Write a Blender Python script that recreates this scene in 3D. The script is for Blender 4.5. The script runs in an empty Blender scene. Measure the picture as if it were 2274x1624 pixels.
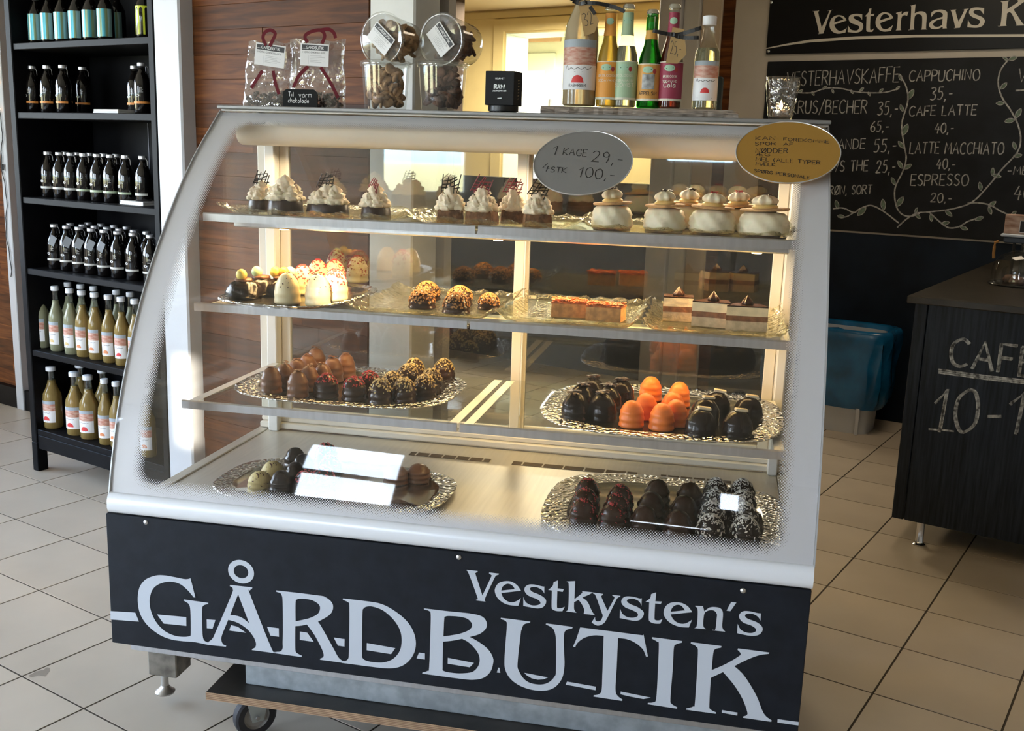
import bpy, bmesh, math, random
from mathutils import Vector, Matrix, noise
from mathutils.geometry import tessellate_polygon
random.seed(7)
sc = bpy.context.scene
COL = sc.collection
PI = math.pi

# ------------------------------------------------------------------ camera
F_PX = 2295.4
CAM_H = 1.3245
RM = [[0.978879426, -0.191387347, -0.071874561],
      [0.201891355, 0.960295429, 0.192542383],
      [0.032170636, -0.202986630, 0.978652890]]
R3 = Matrix(RM)
cam_d = bpy.data.cameras.new('camera')
cam = bpy.data.objects.new('camera', cam_d)
COL.objects.link(cam)
cam_d.sensor_width = 36.0
cam_d.lens = F_PX / 2274 * 36.0
cam_d.clip_start = 0.05
rx, ry, rz_ = R3.col[0], R3.col[1], R3.col[2]
cm = Matrix.Identity(4)
for i in range(3):
    cm[i][0] = rx[i]; cm[i][1] = rz_[i]; cm[i][2] = -ry[i]
cm[2][3] = CAM_H
cam.matrix_world = cm
sc.camera = cam

# ------------------------------------------------------------------ view, world, light
sc.view_settings.view_transform = 'Standard'
sc.view_settings.look = 'None'
sc.view_settings.gamma = 1.0
sc.view_settings.use_curve_mapping = False
sc.view_settings.exposure = 1.05
sc.cycles.max_bounces = 10
sc.cycles.transparent_max_bounces = 28
sc.cycles.transmission_bounces = 8
sc.cycles.glossy_bounces = 5
sc.cycles.diffuse_bounces = 4
sc.cycles.caustics_reflective = False
sc.cycles.caustics_refractive = False
sc.cycles.sample_clamp_indirect = 4.0
sc.cycles.use_denoising = True

TH = -0.38450445                       # the building's walls and tiles run 22 degrees off the case
CT, ST = math.cos(TH), math.sin(TH)
def B(u, v, z=0.0):                    # building frame -> world
    return Vector((u * CT - v * ST, u * ST + v * CT, z))
def toB(p):
    return Vector((p.x * CT + p.y * ST, -p.x * ST + p.y * CT, p.z))

world = bpy.data.worlds.new('world'); sc.world = world
world.use_nodes = True
wn, wl = world.node_tree.nodes, world.node_tree.links
wn.clear()
wo = wn.new('ShaderNodeOutputWorld'); wb = wn.new('ShaderNodeBackground')
tc = wn.new('ShaderNodeTexCoord'); sp = wn.new('ShaderNodeSeparateXYZ'); rp = wn.new('ShaderNodeValToRGB')
mp = wn.new('ShaderNodeMapRange')
mp.inputs[1].default_value = -0.5; mp.inputs[2].default_value = 0.5
wl.new(tc.outputs['Generated'], sp.inputs[0]); wl.new(sp.outputs[2], mp.inputs[0]); wl.new(mp.outputs[0], rp.inputs[0])
cr = rp.color_ramp
cr.elements[0].position = 0.0; cr.elements[0].color = (0.20, 0.18, 0.14, 1)
cr.elements[1].position = 1.0; cr.elements[1].color = (0.45, 0.65, 1.0, 1)
for pos, c in ((0.455, (0.32, 0.31, 0.20, 1)), (0.485, (0.46, 0.47, 0.30, 1)), (0.488, (0.30, 0.50, 0.66, 1)), (0.503, (0.40, 0.60, 0.78, 1)), (0.507, (0.86, 0.92, 1.0, 1)), (0.60, (0.76, 0.85, 1.0, 1))):
    e = cr.elements.new(pos); e.color = c
wl.new(rp.outputs[0], wb.inputs[0]); wl.new(wb.outputs[0], wo.inputs[0])
wb.inputs[1].default_value = 12.0

def light(name, kind, loc, energy, color, size=0.1, size_y=None, aim=None, spread=None):
    d = bpy.data.lights.new(name, kind); d.energy = energy; d.color = color
    if kind == 'AREA':
        d.shape = 'RECTANGLE' if size_y else 'SQUARE'
        d.size = size
        if size_y: d.size_y = size_y
        if spread: d.spread = spread
    elif kind == 'POINT':
        d.shadow_soft_size = size
    o = bpy.data.objects.new(name, d); COL.objects.link(o); o.location = loc
    if aim is not None:
        o.rotation_euler = Vector(aim).to_track_quat('-Z', 'Z').to_euler()
    return o
SUN_DIR_B = Vector((-0.8, 1.0, -0.28)).normalized()
sd = B(SUN_DIR_B.x, SUN_DIR_B.y, SUN_DIR_B.z)
sun_d = bpy.data.lights.new('sun', 'SUN'); sun_d.energy = 9.0; sun_d.angle = 0.009; sun_d.color = (1.0, 0.9, 0.74)
sun = bpy.data.objects.new('sun', sun_d); COL.objects.link(sun); sun.location = (0, 0, 6)
sun.rotation_euler = sd.to_track_quat('-Z', 'Y').to_euler()
# daylight through the windows of the front wall (v = -3) and of the left wall
def portal(name, u, v, z, w, h, aim):           # tells the sampler where the sky comes in; gives off nothing itself
    o = light(name, 'AREA', B(u, v, z), 1.0, (1, 1, 1), w, h, B(*aim))
    o.data.cycles.is_portal = True
    return o
portal('front_window_portal', -1.24, -3.04, 1.55, .72, 1.2, (0, 1, 0))
portal('front_door_portal', -3.6, -3.04, 1.25, 1.7, 2.0, (0, 1, 0))
portal('left_window_portal', -5.54, -0.3, 1.6, 4.2, 1.5, (1, 0, 0))
portal('passage_window_portal', -5.2, 8.24, 1.0, 1.0, 1.6, (0, -1, 0))
# area lights added near the ceilings to fill the rooms; no fixtures there
light('ceiling_fill_light', 'AREA', B(2.9, 1.2, 2.45), 5, (1.0, 0.84, 0.62), 0.9, 0.9, (0, 0, -1))
light('ceiling_fill_light_back', 'AREA', B(-1.0, 4.4, 2.5), 5, (1.0, 0.82, 0.6), 0.7, 0.7, (0, 0, -1))
light('yellow_room_light', 'AREA', B(-3.7, 6.0, 2.25), 46, (1.0, 0.86, 0.6), 0.9, 0.4, (0, 0, -1))
light('passage_light', 'AREA', B(-4.1, 7.6, 2.2), 50, (1.0, 0.98, 0.9), 0.9, 0.6, (0, 0, -1))

# ------------------------------------------------------------------ pixel rays (to read true positions off the photograph)
def ray(px, py):
    return R3 @ Vector(((px - 1137) / F_PX, 1.0, -(py - 812) / F_PX))
CAMP = Vector((0, 0, CAM_H))
def aX(px, py, X): d = ray(px, py); return CAMP + d * (X / d.x)
def aY(px, py, Y): d = ray(px, py); return CAMP + d * (Y / d.y)
def aZ(px, py, Z): d = ray(px, py); return CAMP + d * ((Z - CAM_H) / d.z)
def aV(px, py, v):                      # on the plane v = const, returned in the building frame
    d = toB(ray(px, py)); return CAMP + d * (v / d.y)
def aPlane(px, py, P, n):
    d = ray(px, py); return CAMP + d * ((P - CAMP).dot(n) / d.dot(n))

# ------------------------------------------------------------------ materials
MATS = {}
def new_mat(name):
    m = bpy.data.materials.new(name); m.use_nodes = True
    m.node_tree.nodes.clear()
    return m, m.node_tree.nodes, m.node_tree.links
def M(name, col, rough=0.5, metal=0.0, spec=0.5, noise_amt=0.0, nscale=8.0, bump=0.0, bscale=40.0, trans=0.0, ior=1.45, sss=0.0, emit=None, es=0.0, coat=0.0, stretch=None, col2=None, thr=None, coord='Object'):
    if name in MATS: return MATS[name]
    m, n, l = new_mat(name)
    o = n.new('ShaderNodeOutputMaterial'); p = n.new('ShaderNodeBsdfPrincipled')
    l.new(p.outputs[0], o.inputs[0])
    p.inputs['Base Color'].default_value = (*col, 1); p.inputs['Roughness'].default_value = rough
    p.inputs['Metallic'].default_value = metal; p.inputs['Specular IOR Level'].default_value = spec
    p.inputs['Transmission Weight'].default_value = trans; p.inputs['IOR'].default_value = ior
    p.inputs['Subsurface Weight'].default_value = sss; p.inputs['Subsurface Scale'].default_value = 0.01
    p.inputs['Coat Weight'].default_value = coat
    if emit: p.inputs['Emission Color'].default_value = (*emit, 1); p.inputs['Emission Strength'].default_value = es
    if noise_amt or bump or col2:
        t = n.new('ShaderNodeTexCoord'); mpn = n.new('ShaderNodeMapping')
        l.new(t.outputs[coord], mpn.inputs[0])
        if stretch: mpn.inputs['Scale'].default_value = stretch
    if noise_amt or col2:
        nz = n.new('ShaderNodeTexNoise'); nz.inputs['Scale'].default_value = nscale; nz.inputs['Detail'].default_value = 5
        l.new(mpn.outputs[0], nz.inputs[0])
        mx = n.new('ShaderNodeMix'); mx.data_type = 'RGBA'
        c2 = col2 or tuple(max(0, min(1, c * (1 - noise_amt))) for c in col)
        c1 = col if col2 else tuple(max(0, min(1, c * (1 + noise_amt * 0.6))) for c in col)
        mx.inputs[6].default_value = (*c1, 1); mx.inputs[7].default_value = (*c2, 1)
        r = n.new('ShaderNodeMapRange')
        a, b = thr or (0.35, 0.65)
        r.inputs[1].default_value = a; r.inputs[2].default_value = b
        l.new(nz.outputs[0], r.inputs[0]); l.new(r.outputs[0], mx.inputs[0]); l.new(mx.outputs[2], p.inputs['Base Color'])
    if bump:
        nb = n.new('ShaderNodeTexNoise'); nb.inputs['Scale'].default_value = bscale; nb.inputs['Detail'].default_value = 4
        bp = n.new('ShaderNodeBump'); bp.inputs['Strength'].default_value = bump; bp.inputs['Distance'].default_value = 0.004
        l.new(mpn.outputs[0], nb.inputs[0]); l.new(nb.outputs[0], bp.inputs['Height']); l.new(bp.outputs[0], p.inputs['Normal'])
    MATS[name] = m
    return m
def clear_mat(name, tint=(1, 1, 1), f0=0.04, rough=0.02, haze=0.0, haze_col=(0.9, 0.9, 0.9), bump=0.0, bscale=30.0, tintmix=1.0, gl=1.0):
    """thin clear sheet: straight-through transparency plus a Fresnel reflection (Schlick), same from both sides"""
    if name in MATS: return MATS[name]
    m, n, l = new_mat(name)
    o = n.new('ShaderNodeOutputMaterial'); t = n.new('ShaderNodeBsdfTransparent'); g = n.new('ShaderNodeBsdfGlossy')
    t.inputs[0].default_value = (*tint, 1); g.inputs['Roughness'].default_value = rough
    lw = n.new('ShaderNodeLayerWeight'); lw.inputs[0].default_value = 0.5
    pw = n.new('ShaderNodeMath'); pw.operation = 'POWER'; pw.inputs[1].default_value = 12.0
    ma = n.new('ShaderNodeMath'); ma.operation = 'MULTIPLY_ADD'; ma.inputs[1].default_value = (1 - f0) * gl; ma.inputs[2].default_value = f0
    l.new(lw.outputs['Facing'], pw.inputs[0]); l.new(pw.outputs[0], ma.inputs[0])
    mx = n.new('ShaderNodeMixShader'); l.new(ma.outputs[0], mx.inputs[0]); l.new(g.outputs[0], mx.inputs[2])
    base = t
    if haze:
        d = n.new('ShaderNodeBsdfDiffuse'); d.inputs[0].default_value = (*haze_col, 1)
        m2 = n.new('ShaderNodeMixShader'); m2.inputs[0].default_value = haze
        l.new(t.outputs[0], m2.inputs[1]); l.new(d.outputs[0], m2.inputs[2]); base = m2
    l.new(base.outputs[0], mx.inputs[1]); l.new(mx.outputs[0], o.inputs[0])
    if bump:
        tcn = n.new('ShaderNodeTexCoord'); nb = n.new('ShaderNodeTexNoise'); nb.inputs['Scale'].default_value = bscale; nb.inputs['Detail'].default_value = 2
        bp = n.new('ShaderNodeBump'); bp.inputs['Strength'].default_value = bump; bp.inputs['Distance'].default_value = 0.01
        l.new(tcn.outputs['Object'], nb.inputs[0]); l.new(nb.outputs[0], bp.inputs['Height'])
        l.new(bp.outputs[0], g.inputs['Normal']); l.new(bp.outputs[0], lw.inputs['Normal'])
    MATS[name] = m
    return m
def wood_mat(name, dark, mid, light_, sc3=(2.2, 26, 26), rough=0.6):
    if name in MATS: return MATS[name]
    m, n, l = new_mat(name)
    o = n.new('ShaderNodeOutputMaterial'); p = n.new('ShaderNodeBsdfPrincipled'); l.new(p.outputs[0], o.inputs[0])
    t = n.new('ShaderNodeTexCoord'); mpn = n.new('ShaderNodeMapping'); mpn.inputs['Scale'].default_value = sc3
    oi = n.new('ShaderNodeObjectInfo'); ad = n.new('ShaderNodeVectorMath'); ad.operation = 'ADD'
    ml = n.new('ShaderNodeMath'); ml.operation = 'MULTIPLY'; ml.inputs[1].default_value = 37.0
    l.new(oi.outputs['Random'], ml.inputs[0])
    l.new(t.outputs['Object'], mpn.inputs[0]); l.new(mpn.outputs[0], ad.inputs[0]); l.new(ml.outputs[0], ad.inputs[1])
    nz = n.new('ShaderNodeTexNoise'); nz.inputs['Scale'].default_value = 2.2; nz.inputs['Detail'].default_value = 7; nz.inputs['Distortion'].default_value = 0.6
    l.new(ad.outputs[0], nz.inputs[0])
    r = n.new('ShaderNodeValToRGB'); r.color_ramp.elements[0].color = (*dark, 1); r.color_ramp.elements[0].position = 0.3
    r.color_ramp.elements[1].color = (*light_, 1); r.color_ramp.elements[1].position = 0.72
    e = r.color_ramp.elements.new(0.5); e.color = (*mid, 1)
    l.new(nz.outputs[0], r.inputs[0])
    hs = n.new('ShaderNodeHueSaturation'); rr = n.new('ShaderNodeMapRange'); rr.inputs[3].default_value = 0.7; rr.inputs[4].default_value = 1.3
    l.new(oi.outputs['Random'], rr.inputs[0]); l.new(rr.outputs[0], hs.inputs['Value']); l.new(r.outputs[0], hs.inputs['Color'])
    l.new(hs.outputs[0], p.inputs['Base Color']); p.inputs['Roughness'].default_value = rough; p.inputs['Specular IOR Level'].default_value = 0.2
    bp = n.new('ShaderNodeBump'); bp.inputs['Strength'].default_value = 0.15; bp.inputs['Distance'].default_value = 0.003
    l.new(nz.outputs[0], bp.inputs['Height']); l.new(bp.outputs[0], p.inputs['Normal'])
    MATS[name] = m
    return m

# ------------------------------------------------------------------ mesh builder
class MB:
    def __init__(s): s.v = []; s.f = []
    def add(s, vs, fs):
        b = len(s.v); s.v += [tuple(x) for x in vs]; s.f += [tuple(i + b for i in f) for f in fs]; return s
    def box(s, x0, x1, y0, y1, z0, z1, m=None):
        vs = [(x, y, z) for x in (x0, x1) for y in (y0, y1) for z in (z0, z1)]
        if m is not None: vs = [tuple(m @ Vector(v)) for v in vs]
        return s.add(vs, [(0, 1, 3, 2), (4, 6, 7, 5), (0, 4, 5, 1), (2, 3, 7, 6), (0, 2, 6, 4), (1, 5, 7, 3)])
    def bbox(s, x0, x1, y0, y1, z0, z1, b=0.004, m=None):      # box with chamfered vertical and horizontal edges
        vs = []
        for z, i in ((z0, b), (z0 + b, 0), (z1 - b, 0), (z1, b)):
            a0, a1, c0, c1 = x0 + i, x1 - i, y0 + i, y1 - i
            q = b
            vs += [(a0 + q, c0, z), (a1 - q, c0, z), (a1, c0 + q, z), (a1, c1 - q, z), (a1 - q, c1, z), (a0 + q, c1, z), (a0, c1 - q, z), (a0, c0 + q, z)]
        if m is not None: vs = [tuple(m @ Vector(v)) for v in vs]
        fs = [tuple(range(7, -1, -1)), tuple(range(24, 32))]
        for k in range(3):
            for i in range(8):
                j = (i + 1) % 8; fs.append((k * 8 + i, k * 8 + j, k * 8 + 8 + j, k * 8 + 8 + i))
        return s.add(vs, fs)
    def lathe(s, prof, n=24, cx=0, cy=0, m=None, mod=None, caps=True):
        vs = []
        for k, (r, z) in enumerate(prof):
            for i in range(n):
                a = 2 * PI * i / n
                rr = r * (mod(a, k / (len(prof) - 1)) if mod else 1)
                v = Vector((cx + rr * math.cos(a), cy + rr * math.sin(a), z))
                vs.append(tuple(m @ v) if m is not None else tuple(v))
        fs = []
        for k in range(len(prof) - 1):
            for i in range(n):
                j = (i + 1) % n; fs.append((k * n + i, k * n + j, k * n + n + j, k * n + n + i))
        if caps:
            if prof[0][0] > 1e-5: fs.append(tuple(range(n - 1, -1, -1)))
            if prof[-1][0] > 1e-5: fs.append(tuple(range((len(prof) - 1) * n, len(prof) * n)))
        return s.add(vs, fs)
    def tube(s, pts, r, n=6, closed=False):
        pts = [Vector(p) for p in pts]; vs = []; N = len(pts)
        for k, p in enumerate(pts):
            t = (pts[min(k + 1, N - 1)] - pts[max(k - 1, 0)])
            if t.length < 1e-9: t = Vector((0, 0, 1))
            t.normalize()
            up = Vector((0, 0, 1)) if abs(t.z) < 0.9 else Vector((1, 0, 0))
            a = t.cross(up).normalized(); b = t.cross(a)
            rr = r[k] if isinstance(r, (list, tuple)) else r
            for i in range(n):
                w = 2 * PI * i / n
                vs.append(p + a * rr * math.cos(w) + b * rr * math.sin(w))
        fs = []
        for k in range(N - 1):
            for i in range(n):
                j = (i + 1) % n; fs.append((k * n + i, k * n + j, k * n + n + j, k * n + n + i))
        fs.append(tuple(range(n - 1, -1, -1))); fs.append(tuple(range((N - 1) * n, N * n)))
        return s.add(vs, fs)
    def extr(s, poly, x0, x1, axis='x'):    # poly in (y,z) extruded along x; or (x,z) along y; or (x,y) along z
        n = len(poly); vs = []
        for x in (x0, x1):
            for a, b in poly:
                vs.append((x, a, b) if axis == 'x' else ((a, x, b) if axis == 'y' else (a, b, x)))
        fs = [(i, (i + 1) % n, n + (i + 1) % n, n + i) for i in range(n)]
        tri = tessellate_polygon([[Vector((a, b, 0)) for a, b in poly]])
        for t in tri: fs.append(tuple(t)); fs.append(tuple(n + i for i in reversed(t)))
        return s.add(vs, fs)
    def poly(s, loops, fn):                 # flat polygon with holes; fn maps 2-D points to 3-D
        flat = [p for lp in loops for p in lp]
        tri = tessellate_polygon([[Vector((p[0], p[1], 0)) for p in lp] for lp in loops])
        return s.add([fn(*p) for p in flat], [tuple(t) for t in tri])
    def ribbon(s, pts, w, fn):              # flat stroke
        P = [Vector(p) for p in pts]; N = len(P); vs = []
        for k, p in enumerate(P):
            t = P[min(k + 1, N - 1)] - P[max(k - 1, 0)]
            if t.length < 1e-9: t = Vector((1, 0))
            t.normalize(); q = Vector((-t.y, t.x)) * w / 2
            vs += [fn(*(p + q)), fn(*(p - q))]
        return s.add(vs, [(2 * k, 2 * k + 1, 2 * k + 3, 2 * k + 2) for k in range(N - 1)])
    def build(s, name, mat, parent=None, loc=(0, 0, 0), rz=0.0, smooth=False, kind=None, label=None, fix=True):
        me = bpy.data.meshes.new(name); me.from_pydata([tuple(v) for v in s.v], [], s.f)
        if fix:
            bm = bmesh.new(); bm.from_mesh(me); bmesh.ops.recalc_face_normals(bm, faces=bm.faces[:]); bm.to_mesh(me); bm.free()
        me.materials.append(mat)
        if smooth:
            for p in me.polygons: p.use_smooth = True
            if smooth != 'all':
                try: me.set_sharp_from_angle(angle=math.radians(40))
                except Exception: pass
        o = bpy.data.objects.new(name, me); COL.objects.link(o)
        o.location = loc; o.rotation_euler = (0, 0, rz)
        if parent: o.parent = parent
        if kind: o['kind'] = kind
        if label: o['label'] = label
        return o
def tag(o, label, cat, group=None):
    o['label'] = label; o['category'] = cat
    if group: o['group'] = group
    return o
def thing(name, label, cat, loc=(0, 0, 0), rz=0.0, group=None):
    o = bpy.data.objects.new(name, None); COL.objects.link(o)
    o.empty_display_size = 0.05; o.location = loc; o.rotation_euler = (0, 0, rz)
    return tag(o, label, cat, group)
KIDS = {}
def dup(root, loc, rz=0.0, label=None, group=None, scale=1.0):
    if not KIDS:
        pass
    def kids(o): return [c for c in ALLKIDS(o)]
    def cp(o, par):
        c = o.copy(); COL.objects.link(c); c.parent = par
        for k in kids(o): cp(k, c)
        return c
    r = root.copy(); COL.objects.link(r); r.location = loc; r.rotation_euler = (0, 0, rz); r.scale = (scale,) * 3 if not isinstance(scale, tuple) else scale
    for k in kids(root): cp(k, r)
    if label: r['label'] = label
    if group: r['group'] = group
    return r
def ALLKIDS(o):
    return list(o.children)
def struct(o): o['kind'] = 'structure'; return o
ORD = ['first', 'second', 'third', 'fourth', 'fifth', 'sixth', 'seventh', 'eighth', 'ninth', 'tenth', 'eleventh', 'twelfth']

def catmull(pts, corners, closed=True, sub=4):
    out = []; N = len(pts)
    for i in range(N if closed else N - 1):
        p0, p1, p2, p3 = pts[(i - 1) % N] if closed or i > 0 else pts[0], pts[i], pts[(i + 1) % N], pts[(i + 2) % N] if closed or i + 2 < N else pts[N - 1]
        if corners[i]: p0 = p1
        if corners[(i + 1) % N]: p3 = p2
        straight = corners[i] and corners[(i + 1) % N]
        for k in range(1 if straight else sub):
            t = k / sub
            out.append(tuple(0.5 * (2 * b + (c - a) * t + (2 * a - 5 * b + 4 * c - d) * t * t + (-a + 3 * b - 3 * c + d) * t ** 3) for a, b, c, d in zip(p0, p1, p2, p3)))
    if not closed: out.append(tuple(pts[-1]))
    return out
def outline(s, off, scl, fnp):          # 'x,y x,yc ...' crop pixels -> smoothed 2-D plane coordinates
    pts, cs = [], []
    for t in s.split():
        c = t.endswith('c'); t = t.rstrip('c'); x, y = t.split(',')
        pts.append(fnp(off[0] + float(x) / scl, off[1] + float(y) / scl)); cs.append(c)
    return catmull(pts, cs)

# handwriting: single-stroke glyphs in a box 1 high; strokes separated by ';', arcs smoothed where marked ~
G = {
 'A': (.66, '0,0 .3,1 .62,0;.12,.38 .5,.38'), 'B': (.58, '0,0 0,1;~0,1 .4,.95 .45,.75 .3,.56 0,.52;~0,.52 .42,.48 .52,.25 .35,.03 0,0'), 'C': (.6, '~.56,.85 .35,1 .08,.8 .02,.45 .12,.1 .35,0 .56,.12'),
 'D': (.62, '0,0 0,1;~0,1 .4,.9 .56,.5 .4,.1 0,0'), 'E': (.5, '.48,1 0,1 0,0 .48,0;0,.52 .4,.52'), 'F': (.5, '.48,1 0,1 0,0;0,.52 .38,.52'), 'G': (.62, '~.56,.85 .35,1 .08,.8 .02,.45 .15,.08 .4,0 .56,.15;.56,.15 .56,.42 .34,.42'),
 'H': (.6, '0,0 0,1;.55,0 .55,1;0,.5 .55,.5'), 'I': (.16, '.06,0 .06,1'), 'J': (.4, '~.36,1 .36,.2 .2,0 0,.12'), 'K': (.58, '0,0 0,1;.52,1 0,.45 .55,0'), 'L': (.48, '0,1 0,0 .44,0'), 'M': (.74, '0,0 .08,1 .35,.35 .62,1 .7,0'),
 'N': (.62, '0,0 0,1 .55,0 .55,1'), 'O': (.66, '~.3,1 .06,.8 .02,.45 .14,.08 .34,0 .56,.15 .62,.5 .5,.88 .3,1'), 'P': (.54, '0,0 0,1;~0,1 .4,.95 .5,.75 .35,.5 0,.46'), 'R': (.58, '0,0 0,1;~0,1 .4,.95 .48,.76 .32,.54 0,.5;.2,.5 .54,0'),
 'S': (.52, '~.46,.88 .25,1 .05,.82 .12,.6 .36,.46 .46,.22 .28,0 .02,.1'), 'T': (.58, '0,1 .56,1;.28,1 .28,0'), 'U': (.6, '~0,1 0,.3 .12,.02 .4,.02 .54,.3 .54,1'), 'V': (.6, '0,1 .28,0 .58,1'), 'W': (.84, '0,1 .2,0 .4,.8 .6,0 .8,1'), 'Y': (.56, '0,1 .27,.5 .54,1;.27,.5 .22,0'),
 'X': (.56, '0,1 .5,0;.5,1 0,0'), 'Z': (.52, '0,1 .48,1 0,0 .48,0'), 'Q': (.66, '~.3,1 .06,.8 .02,.45 .14,.08 .34,0 .56,.15 .62,.5 .5,.88 .3,1;.4,.2 .62,-.08'),
 '@': (.66, '~.3,1 .06,.8 .02,.45 .14,.08 .34,0 .56,.15 .62,.5 .5,.88 .3,1;.02,-.05 .62,1.05'), '&': (.85, '0,0 .3,1 .42,0;.1,.4 .4,.42;.84,1 .36,1 .42,0 .84,0;.4,.52 .72,.52'),
 '0': (.56, '~.27,1 .05,.8 .02,.4 .15,.05 .3,0 .5,.2 .52,.6 .42,.92 .27,1'), '1': (.36, '.02,.7 .26,1 .2,0'), '2': (.56, '~.04,.8 .2,1 .42,.95 .46,.72 .25,.3 .02,.02;.02,.02 .52,.04'), '3': (.52, '~.04,.95 .35,1 .46,.8 .2,.55 .44,.42 .46,.15 .25,0 .02,.08'),
 '4': (.54, '.3,1 .02,.4 .52,.4;.4,.7 .34,0'), '5': (.52, '.48,1 .12,1 .08,.6;~.08,.6 .35,.62 .46,.32 .3,.02 .02,.06'), '6': (.54, '~.42,1 .14,.7 .02,.3 .2,0 .46,.12 .44,.4 .22,.5 .05,.35'), '9': (.5, '~.44,.75 .25,1 .05,.8 .12,.55 .35,.55 .44,.8 .4,.3 .3,0'),
 ',': (.2, '.1,.06 .02,-.2'), '-': (.42, '.04,.42 .36,.42'), '/': (.5, '0,-.1 .45,1.1'), '(': (.3, '~.22,1.05 .06,.75 .04,.3 .2,-.05'), '.': (.15, '.05,0 .07,.05'), ' ': (.34, ''), "'": (.15, '.05,1 .03,.8'), ':': (.2, '.06,.1 .07,.14;.06,.5 .07,.54'),
 'a': (.5, '~.42,.5 .2,.56 .03,.35 .1,.02 .3,.08 .42,.5;.42,.55 .44,0'), 'c': (.42, '~.38,.48 .2,.56 .03,.3 .12,.02 .38,.08'), 'd': (.5, '~.42,.3 .25,.56 .04,.35 .1,.02 .3,.05 .42,.3;.42,1 .44,0'), 'e': (.46, '~.04,.3 .38,.32 .3,.55 .12,.52 .03,.25 .15,.02 .38,.08'),
 'h': (.46, '0,0 0,1;~0,.35 .2,.56 .36,.45 .38,0'), 'i': (.16, '.06,0 .06,.55;.06,.75 .07,.8'), 'k': (.44, '0,0 0,1;.34,.58 0,.25 .38,0'), 'l': (.16, '.06,0 .06,1'), 'm': (.68, '0,0 0,.56;~0,.4 .15,.56 .28,.45 .28,0;~.28,.4 .42,.56 .56,.45 .56,0'),
 'o': (.46, '~.2,.56 .04,.4 .06,.1 .22,0 .38,.15 .38,.42 .2,.56'), 'r': (.34, '0,0 0,.56;~0,.35 .12,.54 .3,.52'), 'v': (.42, '0,.56 .18,0 .38,.56'), 'n': (.46, '0,0 0,.56;~0,.35 .2,.56 .36,.45 .38,0'), 's': (.38, '~.32,.48 .15,.56 .05,.42 .28,.2 .18,0 .02,.06'), 't': (.34, '.12,.85 .12,0;0,.56 .28,.56'), 'u': (.46, '~0,.56 .02,.1 .2,0 .36,.2;.38,.56 .38,0'), 'y': (.42, '0,.56 .18,.05;.38,.56 .05,-.3'), 'g': (.46, '~.38,.3 .2,.56 .04,.35 .12,.05 .3,.1 .38,.3;~.4,.55 .38,-.2 .1,-.25'), 'b': (.46, '0,0 0,1;~0,.3 .2,.56 .38,.35 .3,.02 0,.08'),
}
_gc = {}
def glyph(ch):
    if ch in _gc: return _gc[ch]
    w, s = G[ch]; st = []
    for q in s.split(';'):
        q = q.strip()
        if not q: continue
        sm = q[0] == '~'; q = q.lstrip('~')
        p = [tuple(float(a) for a in t.split(',')) for t in q.split()]
        st.append(catmull(p, [False] * len(p), closed=False, sub=4) if sm and len(p) > 2 else p)
    _gc[ch] = (w, st); return _gc[ch]
def write(mb, text, x, y, h, fn, width, space=0.14, wob=0.02, aspect=1.0, slope=0.0, fit=None):
    tot = sum(glyph(c)[0] * aspect + space for c in text) - space
    if fit: aspect *= 1.0; sx = fit / (tot * h)
    else: sx = 1.0
    cx = 0.0
    for c in text:
        w, st = glyph(c)
        dy = random.uniform(-wob, wob)
        for s in st:
            pts = [(x + (cx + p[0] * aspect) * h * sx, y + (p[1] + dy) * h + slope * (cx + p[0] * aspect) * h * sx) for p in s]
            mb.ribbon(pts, width, fn)
        cx += w * aspect + space
    return tot * h * sx
# ================================================================== THE ROOM (building frame: u to the right, v away)
def bbuild(mb, name, mat, parent=None, **k):       # mesh given in building coordinates
    return mb.build(name, mat, parent, rz=(TH if parent is None else 0.0), **k)
white_paint = M('white_paint', (0.62, 0.61, 0.58), 0.55, noise_amt=0.05)
warm_wall = M('warm_wall_paint', (0.50, 0.46, 0.40), 0.6, noise_amt=0.05)
yellow_paint = M('yellow_paint', (0.80, 0.68, 0.36), 0.6, noise_amt=0.03)
pale_green = M('pale_green_paint', (0.80, 0.86, 0.72), 0.5)
navy_paint = M('navy_wall_paint', (0.006, 0.012, 0.022), 0.5, spec=.2, noise_amt=0.4, nscale=5)
board_black = M('chalkboard_black', (0.006, 0.007, 0.009), 0.55, spec=0.3, noise_amt=0.5, nscale=9)
sign_black = M('sign_black', (0.004, 0.004, 0.005), 0.4, spec=0.3)
chalk = M('chalk', (0.36, 0.36, 0.34), 0.9, noise_amt=0.45, nscale=60)
chalk_green = M('chalk_green', (0.13, 0.18, 0.13), 0.9, noise_amt=0.4, nscale=60)
sign_white = M('sign_vinyl', (0.62, 0.59, 0.52), 0.5)
wall_wood = wood_mat('wall_wood', (0.045, 0.013, 0.003), (0.098, 0.030, 0.007), (0.160, 0.054, 0.013))
tile_mat = M('tile', (0.56, 0.475, 0.375), 0.34, noise_amt=0.09, nscale=2.5, bump=0.03, bscale=12)
grout_mat = M('grout', (0.075, 0.062, 0.05), 0.9, spec=.1)
black_wood = M('black_lacquer', (0.004, 0.004, 0.005), 0.5, spec=0.12, noise_amt=0.3, nscale=18)

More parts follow.
